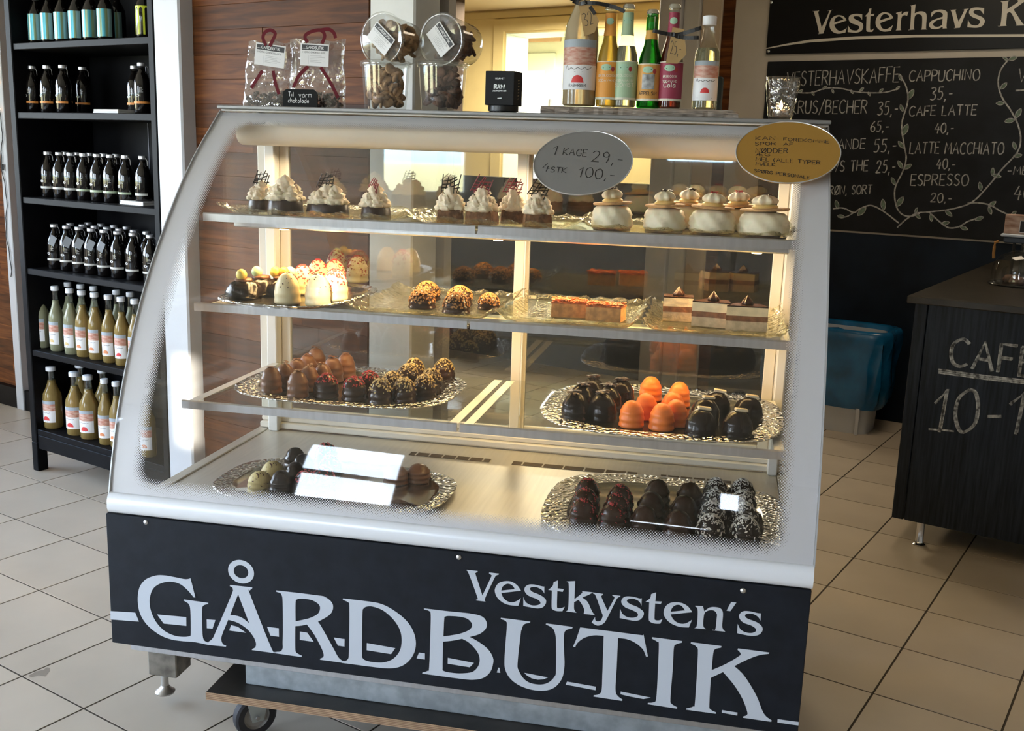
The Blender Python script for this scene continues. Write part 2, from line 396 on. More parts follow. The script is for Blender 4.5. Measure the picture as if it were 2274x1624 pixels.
# floor: grout slab with one object per tile
PIT = 0.302
fl = struct(bbuild(MB().box(-6.4, 4.8, -3.15, 9.2, -0.05, -0.0015), 'floor', grout_mat))
ulines = [-0.234 + PIT * k for k in range(-6, 11)] + [-2.3] + [-2.429 - PIT * k for k in range(0, 13)]
ulines.sort()
vl = [1.318, 1.636, 1.928, 2.218, 2.542, 2.85, 3.147, 3.442, 3.75]
vlines = sorted([1.318 - PIT * k for k in range(1, 14)] + vl + [3.75 + PIT * k for k in range(1, 18)])
tmesh = {}
def cam_sees(u, v):
    d = B(u, v, 0) - CAMP; q = R3.transposed() @ d
    if q.y < 0.2: return False
    x, y = 1137 + F_PX * q.x / q.y, 812 - F_PX * q.z / q.y
    return -120 < x < 2400 and 800 < y < 1760
cells = []
for i in range(len(ulines) - 1):
    for j in range(len(vlines) - 1):
        u0, u1, v0, v1 = ulines[i], ulines[i + 1], vlines[j], vlines[j + 1]
        if u0 < -6.35 or v0 < -3: continue
        c = ((u0 + u1) / 2, (v0 + v1) / 2)
        d = (B(c[0], c[1]) - CAMP).length
        cells.append((0 if cam_sees(*c) else 1, d, u0, u1, v0, v1))
cells.sort()
rest = MB()
jt = 0.0028
for k, (a, d, u0, u1, v0, v1) in enumerate(cells):
    w, h = round(u1 - u0, 3), round(v1 - v0, 3)
    if k < 290:
        key = (w, h)
        if key not in tmesh:
            m_ = MB().box(-w / 2 + jt, w / 2 - jt, -h / 2 + jt, h / 2 - jt, -0.006, 0.0)
            o = m_.build('tile', tile_mat, fl); tmesh[key] = o.data
        else:
            o = bpy.data.objects.new('tile', tmesh[key]); COL.objects.link(o); o.parent = fl
        o.location = ((u0 + u1) / 2, (v0 + v1) / 2, 0)
    else:
        rest.box(u0 + jt, u1 - jt, v0 + jt, v1 - jt, -0.006, 0.0)
rest.build('tile_field', tile_mat, fl, kind='stuff')

CEIL = 2.6
chp = [toB(aZ(x, y, 0)) for x, y in ((62, 1502), (80, 1492), (97, 1488), (104, 1483), (111, 1484), (110, 1491), (101, 1503), (86, 1501), (70, 1505))]
MB().poly([[(p.x, p.y) for p in chp]], lambda x, y: (x, y, .0004)).build('chipped_corner', M('chipped_tile', (.27, .22, .17), .9), fl, fix=False)
ceil_mat = M('ceiling_paint', (0.62, 0.60, 0.56), 0.7)
struct(bbuild(MB().box(-6.4, 4.8, -3.15, 9.2, CEIL, CEIL + 0.05), 'ceiling', ceil_mat))
# front wall behind the camera, with window openings and added slots shaping the sun patches
def wall_open(name, mat, u0, u1, v0, v1, z0, z1, holes, along='u', parent=None):
    mb = MB(); hs = sorted(holes); a = u0 if along == 'u' else v0; end = u1 if along == 'u' else v1
    def bx(a0, a1, c0, c1):
        if a1 - a0 < 1e-4 or c1 - c0 < 1e-4: return
        if along == 'u': mb.box(a0, a1, v0, v1, c0, c1)
        else: mb.box(u0, u1, a0, a1, c0, c1)
    for (h0, h1, b0, b1) in hs:
        bx(a, h0, z0, z1); bx(h0, h1, z0, b0); bx(h0, h1, b1, z1); a = h1
    bx(a, end, z0, z1)
    return struct(bbuild(mb, name, mat))
FW = -3.0
def src(u, v, z):      # where a sun ray that ends at (u,v,z) crosses the front wall
    k = (v - (FW - 0.06)) / SUN_DIR_B.y
    return (u - k * SUN_DIR_B.x, z - k * SUN_DIR_B.z)
s1u, s1z = src(-2.85, 2.28, 0.44)      # white post beside the bookcase
s2u, s2z = src(-1.83, 1.93, 0.975)     # cakes on the second shelf
s3u, s3z = src(-2.55, 1.62, 0.0)       # floor strip
front_holes = [(-4.45, -2.75, 0.25, 2.25), (-1.60, -0.88, 0.95, 2.15)]
wall_open('wall_front', warm_wall, -6.4, 4.8, FW - 0.12, FW, 0, CEIL, front_holes + [(s3u - 0.5, s3u + 0.14, s3z - 0.018, s3z + 0.018), (s1u - 0.13, s1u + 0.10, s1z - 0.17, s1z + 0.17), (s2u - 0.07, s2u + 0.09, s2z - 0.07, s2z + 0.06)])  # last three holes are added slots that let sun onto post, cakes and floor
wall_open('wall_left', warm_wall, -5.62, -5.5, FW, 9.0, 0, CEIL, [(-2.4, 1.8, 0.85, 2.35)], along='v')
struct(bbuild(MB().box(4.6, 4.72, FW, 9.0, 0, CEIL), 'wall_right', warm_wall))
for k, (a, b_, c, d) in enumerate(front_holes):
    w = bbuild(MB().box(a, b_, FW - 0.07, FW - 0.05, c, d), f'window_{k+1}', clear_mat('window_glass', (0.97, 0.98, 0.97)))
    struct(w)
    fr = MB()
    for (x0, x1, z0, z1) in ((a, a + 0.05, c, d), (b_ - 0.05, b_, c, d), (a, b_, c, c + 0.05), (a, b_, d - 0.05, d), (a, b_, c + 0.55, c + 0.60)):
        fr.box(x0, x1, FW - 0.1, FW - 0.02, z0, z1)
    fr.build('window_frame', white_paint, w)
w = struct(bbuild(MB().box(-5.58, -5.56, -2.4, 1.8, 0.85, 2.35), 'window_3', MATS['window_glass']))
fr = MB()
for (x0, x1, z0, z1) in ((-2.4, -2.35, 0.85, 2.35), (1.75, 1.8, 0.85, 2.35), (-0.33, -0.27, 0.85, 2.35), (-2.4, 1.8, 0.85, 0.9), (-2.4, 1.8, 2.3, 2.35)):
    fr.box(-5.6, -5.52, x0, x1, z0, z1)
fr.build('window_frame', white_paint, w)

# plank-clad walls: each board an object
def plank_wall(name, u0, u1, v, z0, z1, ph=0.076, depth=0.02, backing=0.10, ragged=False, seed=1):
    rnd = random.Random(seed)
    wl_ = struct(bbuild(MB().box(u0, u1, v + depth, v + depth + backing, z0, z1), name, M('cladding_backing', (0.03, 0.012, 0.006), 0.8)))
    z = z0; r = 0
    while z < z1 - 0.01:
        h = min(ph, z1 - z); cuts = [u0]
        x = u0 + rnd.uniform(0.25, 0.7)
        while x < u1 - 0.15: cuts.append(x); x += rnd.uniform(0.35, 0.8)
        cuts.append(u1)
        for a, b_ in zip(cuts[:-1], cuts[1:]):
            e0 = a - (rnd.uniform(0.0, 0.006) if ragged and a == u0 else 0)
            mb = MB().bbox(-(b_ - e0) / 2 + 0.0002, (b_ - e0) / 2 - 0.0002, 0, depth, 0.0002, h - 0.0002, 0.0007)
            o = mb.build('plank', wall_wood, wl_)
            o.location = ((e0 + b_) / 2, v + rnd.uniform(-0.001, 0.001), z)
        z += ph; r += 1
    return wl_
UP0, UP1 = -2.945, aV(405, 300, 2.28).x
UW1 = aV(821, 120, 2.34).x
plank_wall('wall_middle', UP1, UW1, 2.335, 0, CEIL, ragged=True, seed=3)
plank_wall('wall_left_side', -5.5, -3.0, 2.83, 0.1, 2.05, seed=5)
struct(bbuild(MB().box(-5.5, UP1, 2.78, 2.93, 2.05, CEIL), 'trim_11', black_wood))
struct(bbuild(MB().box(-5.5, -2.945, 2.80, 2.84, 0, 0.1), 'baseboard_left', black_wood))
struct(bbuild(MB().bbox(UP0 + 0.002, UP1, 2.28, 2.80, 0, CEIL, 0.006), 'trim_1', M('post_white', (0.54, 0.56, 0.60), 0.5, noise_amt=0.03)))   # white post beside the bookcase
t0 = aV(40, 700, 2.81).x
struct(bbuild(MB().bbox(t0 - 0.028, t0 + 0.028, 2.79, 2.828, 0.0, 2.05, 0.003), 'trim_2', M('grey_trim', (0.42, 0.42, 0.42), 0.5)))
# column where the clad wall ends
c0, c1 = aV(820, 120, 2.30).x, aV(920, 120, 2.30).x
struct(bbuild(MB().bbox(c0, c1, 2.30, 2.415, 0, CEIL, 0.005), 'trim_3', white_paint))
struct(bbuild(MB().box(UP1, c1 - 0.01, 2.465, 2.50, 0, CEIL), 'wall_back_side', warm_wall))

# far wall v = 5.5: clad strip, opening to the yellow room, posts, white wall with the sign and the chalkboard
V5 = 5.5
ua, ub, uc, ud, ue = aV(1005, 120, V5).x, aV(1470, 100, V5).x, aV(1600, 100, V5).x, aV(1628, 100, V5).x, aV(1703, 122, V5).x
plank_wall('wall_back', -5.5, ua, V5, 0, CEIL, ph=0.12, seed=11)
struct(bbuild(MB().box(ua, ub, V5, V5 + 0.12, 0, 1.16), 'wall_back_low', navy_paint))
struct(bbuild(MB().box(ua, ub, V5, V5 + 0.12, 2.42, CEIL), 'trim_12', M('header_wood', (0.08, 0.028, 0.012), 0.5, noise_amt=0.4, nscale=12)))
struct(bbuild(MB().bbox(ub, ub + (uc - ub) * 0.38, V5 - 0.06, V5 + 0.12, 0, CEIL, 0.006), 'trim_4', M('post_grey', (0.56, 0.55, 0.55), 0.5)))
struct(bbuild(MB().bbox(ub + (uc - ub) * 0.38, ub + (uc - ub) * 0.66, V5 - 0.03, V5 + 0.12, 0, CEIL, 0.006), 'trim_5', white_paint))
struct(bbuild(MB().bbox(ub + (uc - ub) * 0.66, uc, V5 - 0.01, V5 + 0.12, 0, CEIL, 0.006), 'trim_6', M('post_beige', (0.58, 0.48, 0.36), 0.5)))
plank_wall('wall_back_panel', uc, ud, V5 + 0.005, 0, CEIL, ph=0.13, seed=17)
zl = 0.965
struct(bbuild(MB().box(ud, 2.6, V5, V5 + 0.12, zl, CEIL), 'wall_back_right', warm_wall))
struct(bbuild(MB().box(ud, 2.6, V5, V5 + 0.12, 0, zl), 'wall_back_lower', navy_paint))

# yellow room beyond, with a door opening and a bright passage
V6 = 6.7
d0, d1 = aV(1122, 120, V6).x, aV(1341, 120, V6).x
zt = aV(1172, 72, V6).z
dd0 = aV(1124, 72, V6).x
wall_open('wall_yellow_room', yellow_paint, -5.5, 2.6, V6, V6 + 0.30, 0, CEIL, [(dd0, d1, 0, zt)])
struct(bbuild(MB().box(-5.5, 2.6, V5 + 0.12, V6, 2.36, 2.40), 'ceiling_yellow_room', M('yellow_ceiling', (0.60, 0.50, 0.33), 0.6)))
arch = MB().box(dd0 - 0.10, dd0 - 0.012, V6 - 0.02, V6 - 0.001, 0, zt + 0.10).box(d1 + 0.012, d1 + 0.10, V6 - 0.02, V6 - 0.001, 0, zt + 0.10).box(dd0 - 0.012, d1 + 0.012, V6 - 0.02, V6 - 0.001, zt + 0.012, zt + 0.10)
struct(bbuild(arch, 'trim_7', yellow_paint))
struct(bbuild(MB().box(-5.5, 2.6, V6 - 0.012, V6 - 0.001, 2.30, 2.345), 'trim_8', yellow_paint))
rv = MB().box(dd0 + 0.0005, dd0 + 0.006, V6 + 0.0, V6 + 0.30, 0, zt - 0.0005).box(d1 - 0.006, d1 - 0.0005, V6, V6 + 0.30, 0, zt - 0.0005).box(dd0 + 0.006, d1 - 0.006, V6, V6 + 0.30, zt - 0.006, zt - 0.0005)
struct(bbuild(rv, 'trim_9', pale_green))
V8 = 8.2
w0, w1 = aV(1172, 200, V8).x, aV(1212, 200, V8).x
wz = aV(1190, 158, V8).z
wall_open('wall_rear', pale_green, -6.35, 2.6, V8, V8 + 0.1, 0, CEIL, [(w0 - 0.5, w1, 0.2, wz)])
e0_ = aV(1235, 130, V8).x
dr = struct(bbuild(MB().bbox(w0 - 0.56, e0_, V8 - 0.03, V8 - 0.002, 0, aV(1172, 120, V8).z, 0.004).box(w1 + 0.02, e0_ - 0.03, V8 - 0.036, V8 - 0.0301, 0.2, 0.6), 'door_1_frame', pale_green)) if False else None
dtop = aV(1176, 120, V8).z
fr = MB()
for (x0, x1, z0, z1) in ((w1, e0_, 0, dtop), (w0 - 0.6, w0 - 0.5, 0, dtop), (w0 - 0.5, w1, wz, dtop), (w0 - 0.5, w1, 0, 0.2)):
    fr.box(x0, x1, V8 - 0.03, V8 - 0.002, z0, z1)
dr = struct(bbuild(fr, 'door_1', pale_green))
MB().box(w0 - 0.5, w1, V8 - 0.02, V8 - 0.012, 0.2, wz).build('pane', MATS['window_glass'], dr)
MB().bbox(e0_ - 0.03, e0_ - 0.01, V8 - 0.05, V8 - 0.031, wz - 0.55, wz - 0.25, 0.003).build('hinge', M('grey_metal', (0.35, 0.35, 0.35), 0.4, 0.8), dr)
struct(bbuild(MB().bbox(w0 - 0.75, e0_ + 0.05, V8 - 0.02, V8 - 0.001, dtop + 0.10, dtop + 0.15, 0.004), 'trim_10', M('brown_rail', (0.62, 0.42, 0.26), 0.5)))

# sign board above the chalkboard
def Vp(u, z, v): return (u, v, z)
zs0 = aV(1720, 121, V5).z
sgn = thing('wall_sign', 'long black wall sign with silver serif lettering above the chalkboard', 'sign', (0, 0, 0), TH)
US0, UB0, USR = ue, aV(1706, 145, V5).x, -0.45
MB().bbox(US0, USR, V5 - 0.016, V5, zs0, zs0 + 0.34, 0.002).build('panel', sign_black, sgn)
fnp5 = lambda x, y: (lambda q: (q.x, q.z))(aV(x, y, V5 - 0.017))
f5 = lambda u, z: (u, V5 - 0.0175, z)
K7 = ((1790, 0), 4.698)
vest2 = [["68,118c 138,112c 126,125 163,290c 240,125 218,116c 282,103c 255,130 180,350c 120,352c 135,338 85,135"],
 ["422,215c 293,258c 310,295 345,322 390,315 425,290c 410,340c 330,352 270,325 245,265 265,195 320,160 380,165 410,190", "293,235c 305,195 340,172 375,185 392,205c"],
 ["587,150c 585,210c 560,175 510,170 495,185 520,205 580,235 597,270 580,320 520,342 435,335c 438,265c 470,310 530,318 555,290 540,265 470,240 445,200 460,160 520,145"],
 ["683,85c 675,148c 715,145c 705,168c 672,168c 668,300 685,312 712,295c 692,333c 640,330 628,300 632,172c 612,172c 650,130 655,95c"],
 ["910,190c 773,240c 790,290 830,305 870,290 907,262c 885,322c 810,330 750,300 725,240 745,170 800,130 860,135 895,160", "773,212c 785,170 820,145 860,160 872,180c"],
 ["940,135c 998,118c 998,150 1030,125 1070,122c 1055,165c 1020,160 995,190 985,300 1000,315c 925,318c 945,300 958,160 940,145c"],
 ["1085,62c 1143,45c 1133,140c 1180,120 1235,125 1258,165 1252,295 1270,305c 1190,310c 1208,295 1212,180 1195,155 1160,150 1133,180 1127,295 1140,308c 1063,312c 1085,295 1098,80"],
 ["1305,180c 1310,130 1350,108 1410,100 1460,115 1475,150 1465,280 1480,295c 1425,298c 1422,282 1370,303 1310,300 1283,265 1300,225 1350,200 1425,175c 1425,145 1390,125 1345,135", "1425,195c 1360,215 1325,250 1340,275 1380,280 1420,260c"],
 ["1498,105c 1575,98c 1560,115 1590,225c 1650,110 1630,98c 1703,90c 1680,110 1605,290c 1540,293c 1555,280 1515,120"],
 ["1858,85c 1855,155c 1820,110 1770,105 1745,125 1770,150 1840,180 1865,220 1840,270 1780,290 1683,285c 1690,205c 1720,255 1780,265 1815,235 1800,205 1730,175 1700,135 1720,90 1780,78"],
 ["2030,15c 2125,5c 2110,20 2100,95c 2210,20 2190,-5c 2320,-15c 2165,100c 2250,230 2285,265c 2182,268c 2195,255 2150,150 2120,125c 2098,140c 2088,255 2098,270c 1998,272c 2030,255 2050,30"]]
lt = MB()
for loops in vest2: lt.poly([outline(s, K7[0], K7[1], fnp5) for s in loops], f5)
lt.build('lettering', sign_white, sgn, fix=False)
sw = [(300, 322), (450, 290), (600, 265), (900, 243), (1300, 232), (2027, 228), (2250, 226)]
sb = [(2250, 243), (2027, 246), (1300, 250), (900, 263), (600, 283), (450, 303), (300, 328)]
c5 = lambda x, y: (1600 + x / 3.007, y / 3.007)
MB().poly([[fnp5(*c5(*p)) for p in sw + sb]], f5).build('underline', sign_white, sgn, fix=False)
for p in ((320, 342), (338, 14)):
    q = aV(*c5(*p), V5 - 0.018); scr = MB().lathe([(0.008, 0), (0.008, 0.002), (0.0, 0.004)], 10, m=Matrix.Translation((q.x, V5 - 0.016, q.z)) @ Matrix.Rotation(PI / 2, 4, 'X'))
    scr.build('screw', M('screw_metal', (0.7, 0.7, 0.7), 0.3, 1.0), sgn)

cb = thing('chalkboard', 'black chalkboard menu with coffee prices framed by chalk vines', 'chalkboard', (0, 0, 0), TH)
zb1 = aV(1720, 137, V5).z
MB().bbox(UB0, USR + 0.1, V5 - 0.012, V5, zl + 0.01, zb1, 0.002).build('panel', board_black, cb)
f5b = lambda u, z: (u, V5 - 0.0135, z)
cp5 = lambda x, y: (lambda q: (q.x, q.z))(aV(*c5(x, y), V5 - 0.0135))
tx = MB()
def chalk_text(s, x0, y0, x1, y1, hpx, w=0.0055, wob=0.03):     # baseline from (x0,y0) to (x1,y1) in the menu's own close-up
    tx = MB()
    a, b_ = cp5(x0, y0), cp5(x1, y1); t_ = cp5(x0, y0 - hpx); h = t_[1] - a[1]
    write(tx, s, a[0], a[1], h, f5b, w, wob=wob, slope=(b_[1] - a[1]) / (b_[0] - a[0]), fit=b_[0] - a[0])
    tx.build('chalk_text', chalk, cb, fix=False)
chalk_text('VESTERHAVSKAFFE', 440, 578, 1190, 545, 95)
chalk_text('KRUS/BECHER', 470, 760, 978, 755, 85)
chalk_text('35,-', 1045, 768, 1185, 765, 85)
chalk_text('65,-', 1000, 880, 1125, 875, 68)
chalk_text('SPANDE', 700, 1000, 965, 993, 66)
chalk_text('55,-', 1020, 1017, 1175, 1012, 85)
chalk_text('HAVS THE', 660, 1152, 985, 1140, 70)
chalk_text('25,-', 1035, 1157, 1168, 1150, 82)
chalk_text('GR@N, SORT', 690, 1302, 1010, 1295, 58)
chalk_text('CAPPUCHINO', 1258, 545, 1730, 535, 72)
chalk_text('35,-', 1398, 668, 1550, 660, 82)
chalk_text('CAFE LATTE', 1258, 775, 1710, 768, 66)
chalk_text('40,-', 1428, 892, 1558, 888, 66)
chalk_text('LATTE MACCHIATO', 1262, 1025, 1890, 1030, 75)
chalk_text('40,-', 1440, 1130, 1568, 1128, 66)
chalk_text('ESPRESSO', 1268, 1240, 1655, 1240, 74)
chalk_text('20,-', 1400, 1350, 1545, 1352, 60)
chalk_text('V', 1985, 545, 2040, 545, 90); chalk_text('-', 1912, 1165, 1945, 1165, 55); chalk_text('ME', 1955, 1165, 2050, 1165, 55); chalk_text('40', 1955, 1335, 2075, 1335, 95)
tx.ribbon([cp5(1970, 605), cp5(2060, 600)], 0.008, f5b)
tx.build('chalk_underline', chalk, cb, fix=False)
vn = MB()
def vine(pts, w=0.007):
    P = [cp5(*p) for p in pts]; vn.ribbon(catmull(P, [False] * len(P), closed=False, sub=6), w, f5b)
def leaf(x, y, ang, L=48, W=0.42):
    a = math.radians(ang); pts = []
    for k in range(13):
        t = k / 12; pts.append((t * L, math.sin(PI * t) ** 0.8 * L * W * 0.5))
    loop = pts + [(p[0], -p[1]) for p in reversed(pts[1:-1])]
    R = [cp5(x + p[0] * math.cos(a) - p[1] * math.sin(a), y - p[0] * math.sin(a) - p[1] * math.cos(a)) for p in loop]
    MB().poly([R], lambda u, z: (u, V5 - 0.0128, z)).build('leaf_drawing', chalk_green, cb, fix=False)
    R2 = R + [R[0]]; vn.ribbon(R2, 0.0035, f5b)
vine([(1195, 500), (1240, 580), (1250, 680), (1210, 830), (1225, 960), (1240, 1060), (1215, 1150), (1165, 1260), (1172, 1370), (1210, 1430), (1270, 1445), (1330, 1425)])
vine([(1180, 1520), (1240, 1465), (1310, 1425), (1400, 1415), (1550, 1395), (1680, 1350), (1790, 1240), (1880, 1130), (1980, 1020), (2005, 930), (1985, 830), (1940, 740), (1880, 650), (1855, 560), (1870, 470), (1925, 395)])
vine([(750, 1395), (820, 1390), (890, 1420), (930, 1395), (1000, 1372), (1070, 1400), (1140, 1450), (1190, 1490)])
vine([(785, 1450), (840, 1448), (890, 1420)], 0.006)
vine([(1395, 1418), (1450, 1470), (1520, 1520), (1590, 1515), (1650, 1480), (1710, 1460)])
vine([(1650, 1358), (1720, 1355), (1800, 1370), (1870, 1410), (1940, 1440)])
vine([(480, 615), (600, 620), (700, 590), (800, 590), (900, 612), (1010, 620), (1110, 615), (1190, 590)], 0.006)
for x, y, a, *r in ((1210, 540, 110, 50), (1250, 665, 60, 80), (1218, 745, 110, 50), (1215, 905, 65, 85), (1225, 990, 130, 60), (1215, 1125, 120, 60), (1225, 1128, 30, 60), (1165, 1235, 115, 55), (1175, 1380, 55, 80), (1925, 400, 20, 60), (1920, 402, 150, 40), (1870, 595, 45, 60), (1895, 690, 180, 55), (1970, 790, 60, 75), (1965, 800, 190, 70), (1970, 1000, 105, 55), (1955, 1045, 10, 60), (1815, 1175, 85, 55), (1815, 1170, -10, 60), (1740, 1275, 100, 60), (785, 1395, 105, 60), (830, 1450, 170, 50), (915, 1440, 45, 80), (1090, 1405, 95, 75), (1300, 1425, 70, 40), (1300, 1430, -40, 45), (1500, 1405, -40, 60), (1405, 1425, -85, 55), (1475, 1495, 10, 55), (1600, 1515, -20, 55), (1700, 1470, 20, 60), (1790, 1380, 35, 60), (1790, 1380, -70, 55), (1940, 1440, 40, 45), (520, 618, 30, 35), (610, 612, -60, 30), (680, 598, 40, 35), (745, 595, -70, 30), (870, 600, -60, 30), (930, 608, 40, 35), (985, 615, -60, 30), (1060, 615, 40, 35), (1170, 600, 40, 35)):
    leaf(x, y, a, *(r or [48]))
vn.build('vine_drawing', chalk, cb, fix=False)

# ------------------------------------------------------------------ bookcase in the alcove
BZ = [0.164, 0.487, 0.809, 1.082, 1.397, 1.645, 1.93]
BU0, BU1, BV0, BV1 = -3.80, -2.95, 2.285, 2.62
bk = thing('bookcase', 'tall black open bookcase filled with bottles beside the white post', 'bookcase', B(0, 0, 0), TH)
def sidep(u0, u1):
    return MB().bbox(u0, u1, BV0, BV1, 0.12, 2.04, 0.003).bbox(u0, u1, BV0, BV0 + 0.045, 0, 0.1195, 0.002).bbox(u0, u1, BV1 - 0.045, BV1, 0, 0.1195, 0.002)
sidep(BU0, BU0 + 0.035).build('side_panel', black_wood, bk); sidep(BU1 - 0.03, BU1).build('side_panel', black_wood, bk)
for z in BZ: MB().bbox(BU0 + 0.0355, BU1 - 0.0305, BV0 + (0.006 if z < 1.9 else 0), BV1 - 0.012, z - 0.012, z + 0.012, 0.002).build('shelf', black_wood, bk)
MB().box(BU0 + 0.0355, BU1 - 0.0305, BV1 - 0.0115, BV1 - 0.001, 0.15, 2.03).build('back_panel', black_wood, bk)
MB().bbox(BU0 + 0.0355, BU1 - 0.0305, BV0 + 0.006, BV0 + 0.022, 0.095, 0.1515, 0.002).build('apron', black_wood, bk)
MB().box(-3.42, -3.415, BV1 - 0.0135, BV1 - 0.0118, 1.10, 1.60).build('rail', M('dark_grey_metal', (0.08, 0.08, 0.09), 0.4, 0.8), bk)

dark_glass = M('dark_bottle_glass', (0.005, 0.004, 0.004), 0.06, spec=0.6, coat=0.2)
cap_silver = M('cap_silver', (0.62, 0.62, 0.64), 0.3, 0.6)
cap_white = M('cap_white', (0.78, 0.79, 0.82), 0.45)
def shell(mb, r, z0, z1, a0, a1, n=8):
    vs = []; 
    for k in range(n + 1):
        a = a0 + (a1 - a0) * k / n; vs += [(r * math.cos(a), r * math.sin(a), z0), (r * math.cos(a), r * math.sin(a), z1)]
    mb.add(vs, [(2 * k, 2 * k + 2, 2 * k + 3, 2 * k + 1) for k in range(n)]); return mb
def cylmap(r, a0=-PI / 2):
    return lambda s, z: (r * math.cos(a0 + s / r), r * math.sin(a0 + s / r), z)
FRONT = -PI / 2
def half_disc(cx, z0, Rx, Rz, fn, n=12):
    mb = MB(); vs = []
    for k in range(n + 1):
        x = -Rx + 2 * Rx * k / n; t_ = math.sqrt(max(0, 1 - (x / Rx) ** 2)); vs += [fn(cx + x, z0), fn(cx + x, z0 + Rz * t_)]
    return mb.add(vs, [(2 * k, 2 * k + 2, 2 * k + 3, 2 * k + 1) for k in range(n)])
def full_disc(cx, z0, Rx, Rz, fn, n=12, box=False):
    mb = MB(); vs = []
    for k in range(n + 1):
        x = -Rx + 2 * Rx * k / n; t_ = 1 if box else math.sqrt(max(0, 1 - (x / Rx) ** 2)); vs += [fn(cx + x, z0 - Rz * t_), fn(cx + x, z0 + Rz * t_)]
    return mb.add(vs, [(2 * k, 2 * k + 2, 2 * k + 3, 2 * k + 1) for k in range(n)])
def dark_bottle(band_mat, h=0.172, r=0.029, big_label=None, wire=True, tagm=False):
    t = thing('dark_bottle', '', 'bottle')
    MB().lathe([(0.0, 0.0), (r * .9, 0.0), (r, 0.006), (r, h * .56), (r * .93, h * .66), (r * .62, h * .78), (r * .4, h * .84), (r * .38, h * .93)], 20).build('glass', dark_glass, t, smooth='all')
    MB().lathe([(r * .44, h * .93), (r * .5, h * .935), (r * .5, h * .99), (r * .44, h)], 14).build('cap', cap_silver, t, smooth=True)
    if big_label:
        for k, (a0, a1, m_) in enumerate(big_label):
            shell(MB(), r + .0006, h * .08, h * .62, FRONT + a0, FRONT + a1, 4).build('label_stripe', m_, t, smooth=True, fix=False)
    else:
        shell(MB(), r + .0006, h * .20, h * .245, FRONT - 1.3, FRONT + 1.3, 12).build('label_band', band_mat, t, smooth=True, fix=False)
        m = MB(); fn = cylmap(r + .0007)
        m.poly([[(-.009 + .009 * math.cos(a) * 1.0, h * .36 + .0045 * math.sin(a)) for a in [2 * PI * k / 12 for k in range(12)]]], fn)
        for q in range(4): m.ribbon([(.0, h * (.50 - q * .025)), (.009 + .003 * (q % 2), h * (.50 - q * .025))], .0012, fn)
        m.build('label_print', M('label_print_white', (0.55, 0.55, 0.55), 0.6), t, fix=False)
    if wire:
        MB().tube([(r * .5, 0, h * .95), (r * .75, 0, h * .90), (r * .8, 0, h * .80)], .0012, 4).build('wire_clip', cap_silver, t, smooth=True)
    if tagm:
        MB().box(-.014, .014, -r - .004, -r - .003, h * .50, h * .72, Matrix.Rotation(0.5, 4, 'Y') @ Matrix.Translation((.004 - .09 * .5, 0, 0))).build('hang_tag', M('grey_tag', (0.16, 0.17, 0.18), 0.6), t)
    return t
orange_band = M('orange_band', (0.70, 0.26, 0.05), 0.5); white_band = M('white_band', (0.55, 0.55, 0.52), 0.5); green_band = M('green_band', (0.45, 0.55, 0.38), 0.5)
teal1 = M('teal_label', (0.05, 0.30, 0.38), 0.3, 0.3); teal2 = M('pale_teal_label', (0.30, 0.52, 0.56), 0.3, 0.3); olive1 = M('olive_label', (0.18, 0.25, 0.14), 0.3, 0.3); lime1 = M('lime_label', (0.55, 0.62, 0.03), 0.35)
def put_row(mk, xs, ypx, z, v, labeler, group, first=None):
    out = []
    for i, x in enumerate(xs):
        u = aV(x, ypx, v).x
        root = first if first is not None and not getattr(put_row, 'used', {}).get(first.name) else None
        if root is None:
            root = dup(mk, B(u, v, z + .012), TH + random.uniform(-.5, .3))
        root['label'] = labeler(i); root['group'] = group; out.append(root)
    return out
PROTO = []
def proto(o): PROTO.append(o); return o
def rowdup(mk, xs, ypx, z, v, labeler, group, jit=.25):
    for i, x in enumerate(xs):
        u = aV(x, ypx, v).x
        dup(mk, B(u, v, z + .0125), TH + .32 + random.uniform(-jit, jit), labeler(i), group)
pb_teal = proto(dark_bottle(None, big_label=[(-1.3, -.75, teal1), (-.75, -.45, teal2), (-.45, -.2, teal1), (-.2, .1, olive1), (.1, .5, teal1), (.5, .8, olive1), (.8, 1.3, teal2)], wire=False))
pb_lime = proto(dark_bottle(None, big_label=[(-1.3, 1.3, lime1)], wire=False))
pb_or = proto(dark_bottle(orange_band)); pb_wh = proto(dark_bottle(white_band)); pb_gr = proto(dark_bottle(green_band)); pb_tag = proto(dark_bottle(white_band, tagm=True))
rowdup(pb_teal, [82, 110, 140, 172, 203, 236], 75, BZ[5], 2.36, lambda i: f'dark bottle with striped teal label on the topmost shelf, {ORD[i]} from the left', 'teal-labelled bottles on the topmost shelf')
rowdup(pb_teal, [262], 70, BZ[5], 2.44, lambda i: 'teal-labelled bottle half hidden behind the right end of its row', 'teal-labelled bottles on the topmost shelf')
rowdup(pb_lime, [322], 75, BZ[5], 2.36, lambda i: 'single bottle with lime yellow label at the right end of the top visible shelf', 'bottles on the topmost shelf')
rowdup(pb_or, [76, 109, 144], 245, BZ[4], 2.36, lambda i: f'dark bottle with orange label band on the second shelf, {ORD[i]} from the left', 'orange-banded bottles')
rowdup(pb_or, [187], 240, BZ[4], 2.44, lambda i: 'dark bottle with orange band standing back, next to the white leaflets', 'orange-banded bottles')
rowdup(pb_or, [318], 245, BZ[4], 2.36, lambda i: 'dark bottle at the far right of the second shelf, front one of the pair', 'orange-banded bottles')
rowdup(pb_or, [302], 240, BZ[4], 2.45, lambda i: 'dark bottle at the far right of the second shelf, rear one of the pair', 'orange-banded bottles')
rowdup(pb_wh, [111, 137, 162], 440, BZ[3], 2.36, lambda i: f'dark bottle with white label band on the third shelf, {ORD[i]} from the left in front', 'bottles on the third shelf')
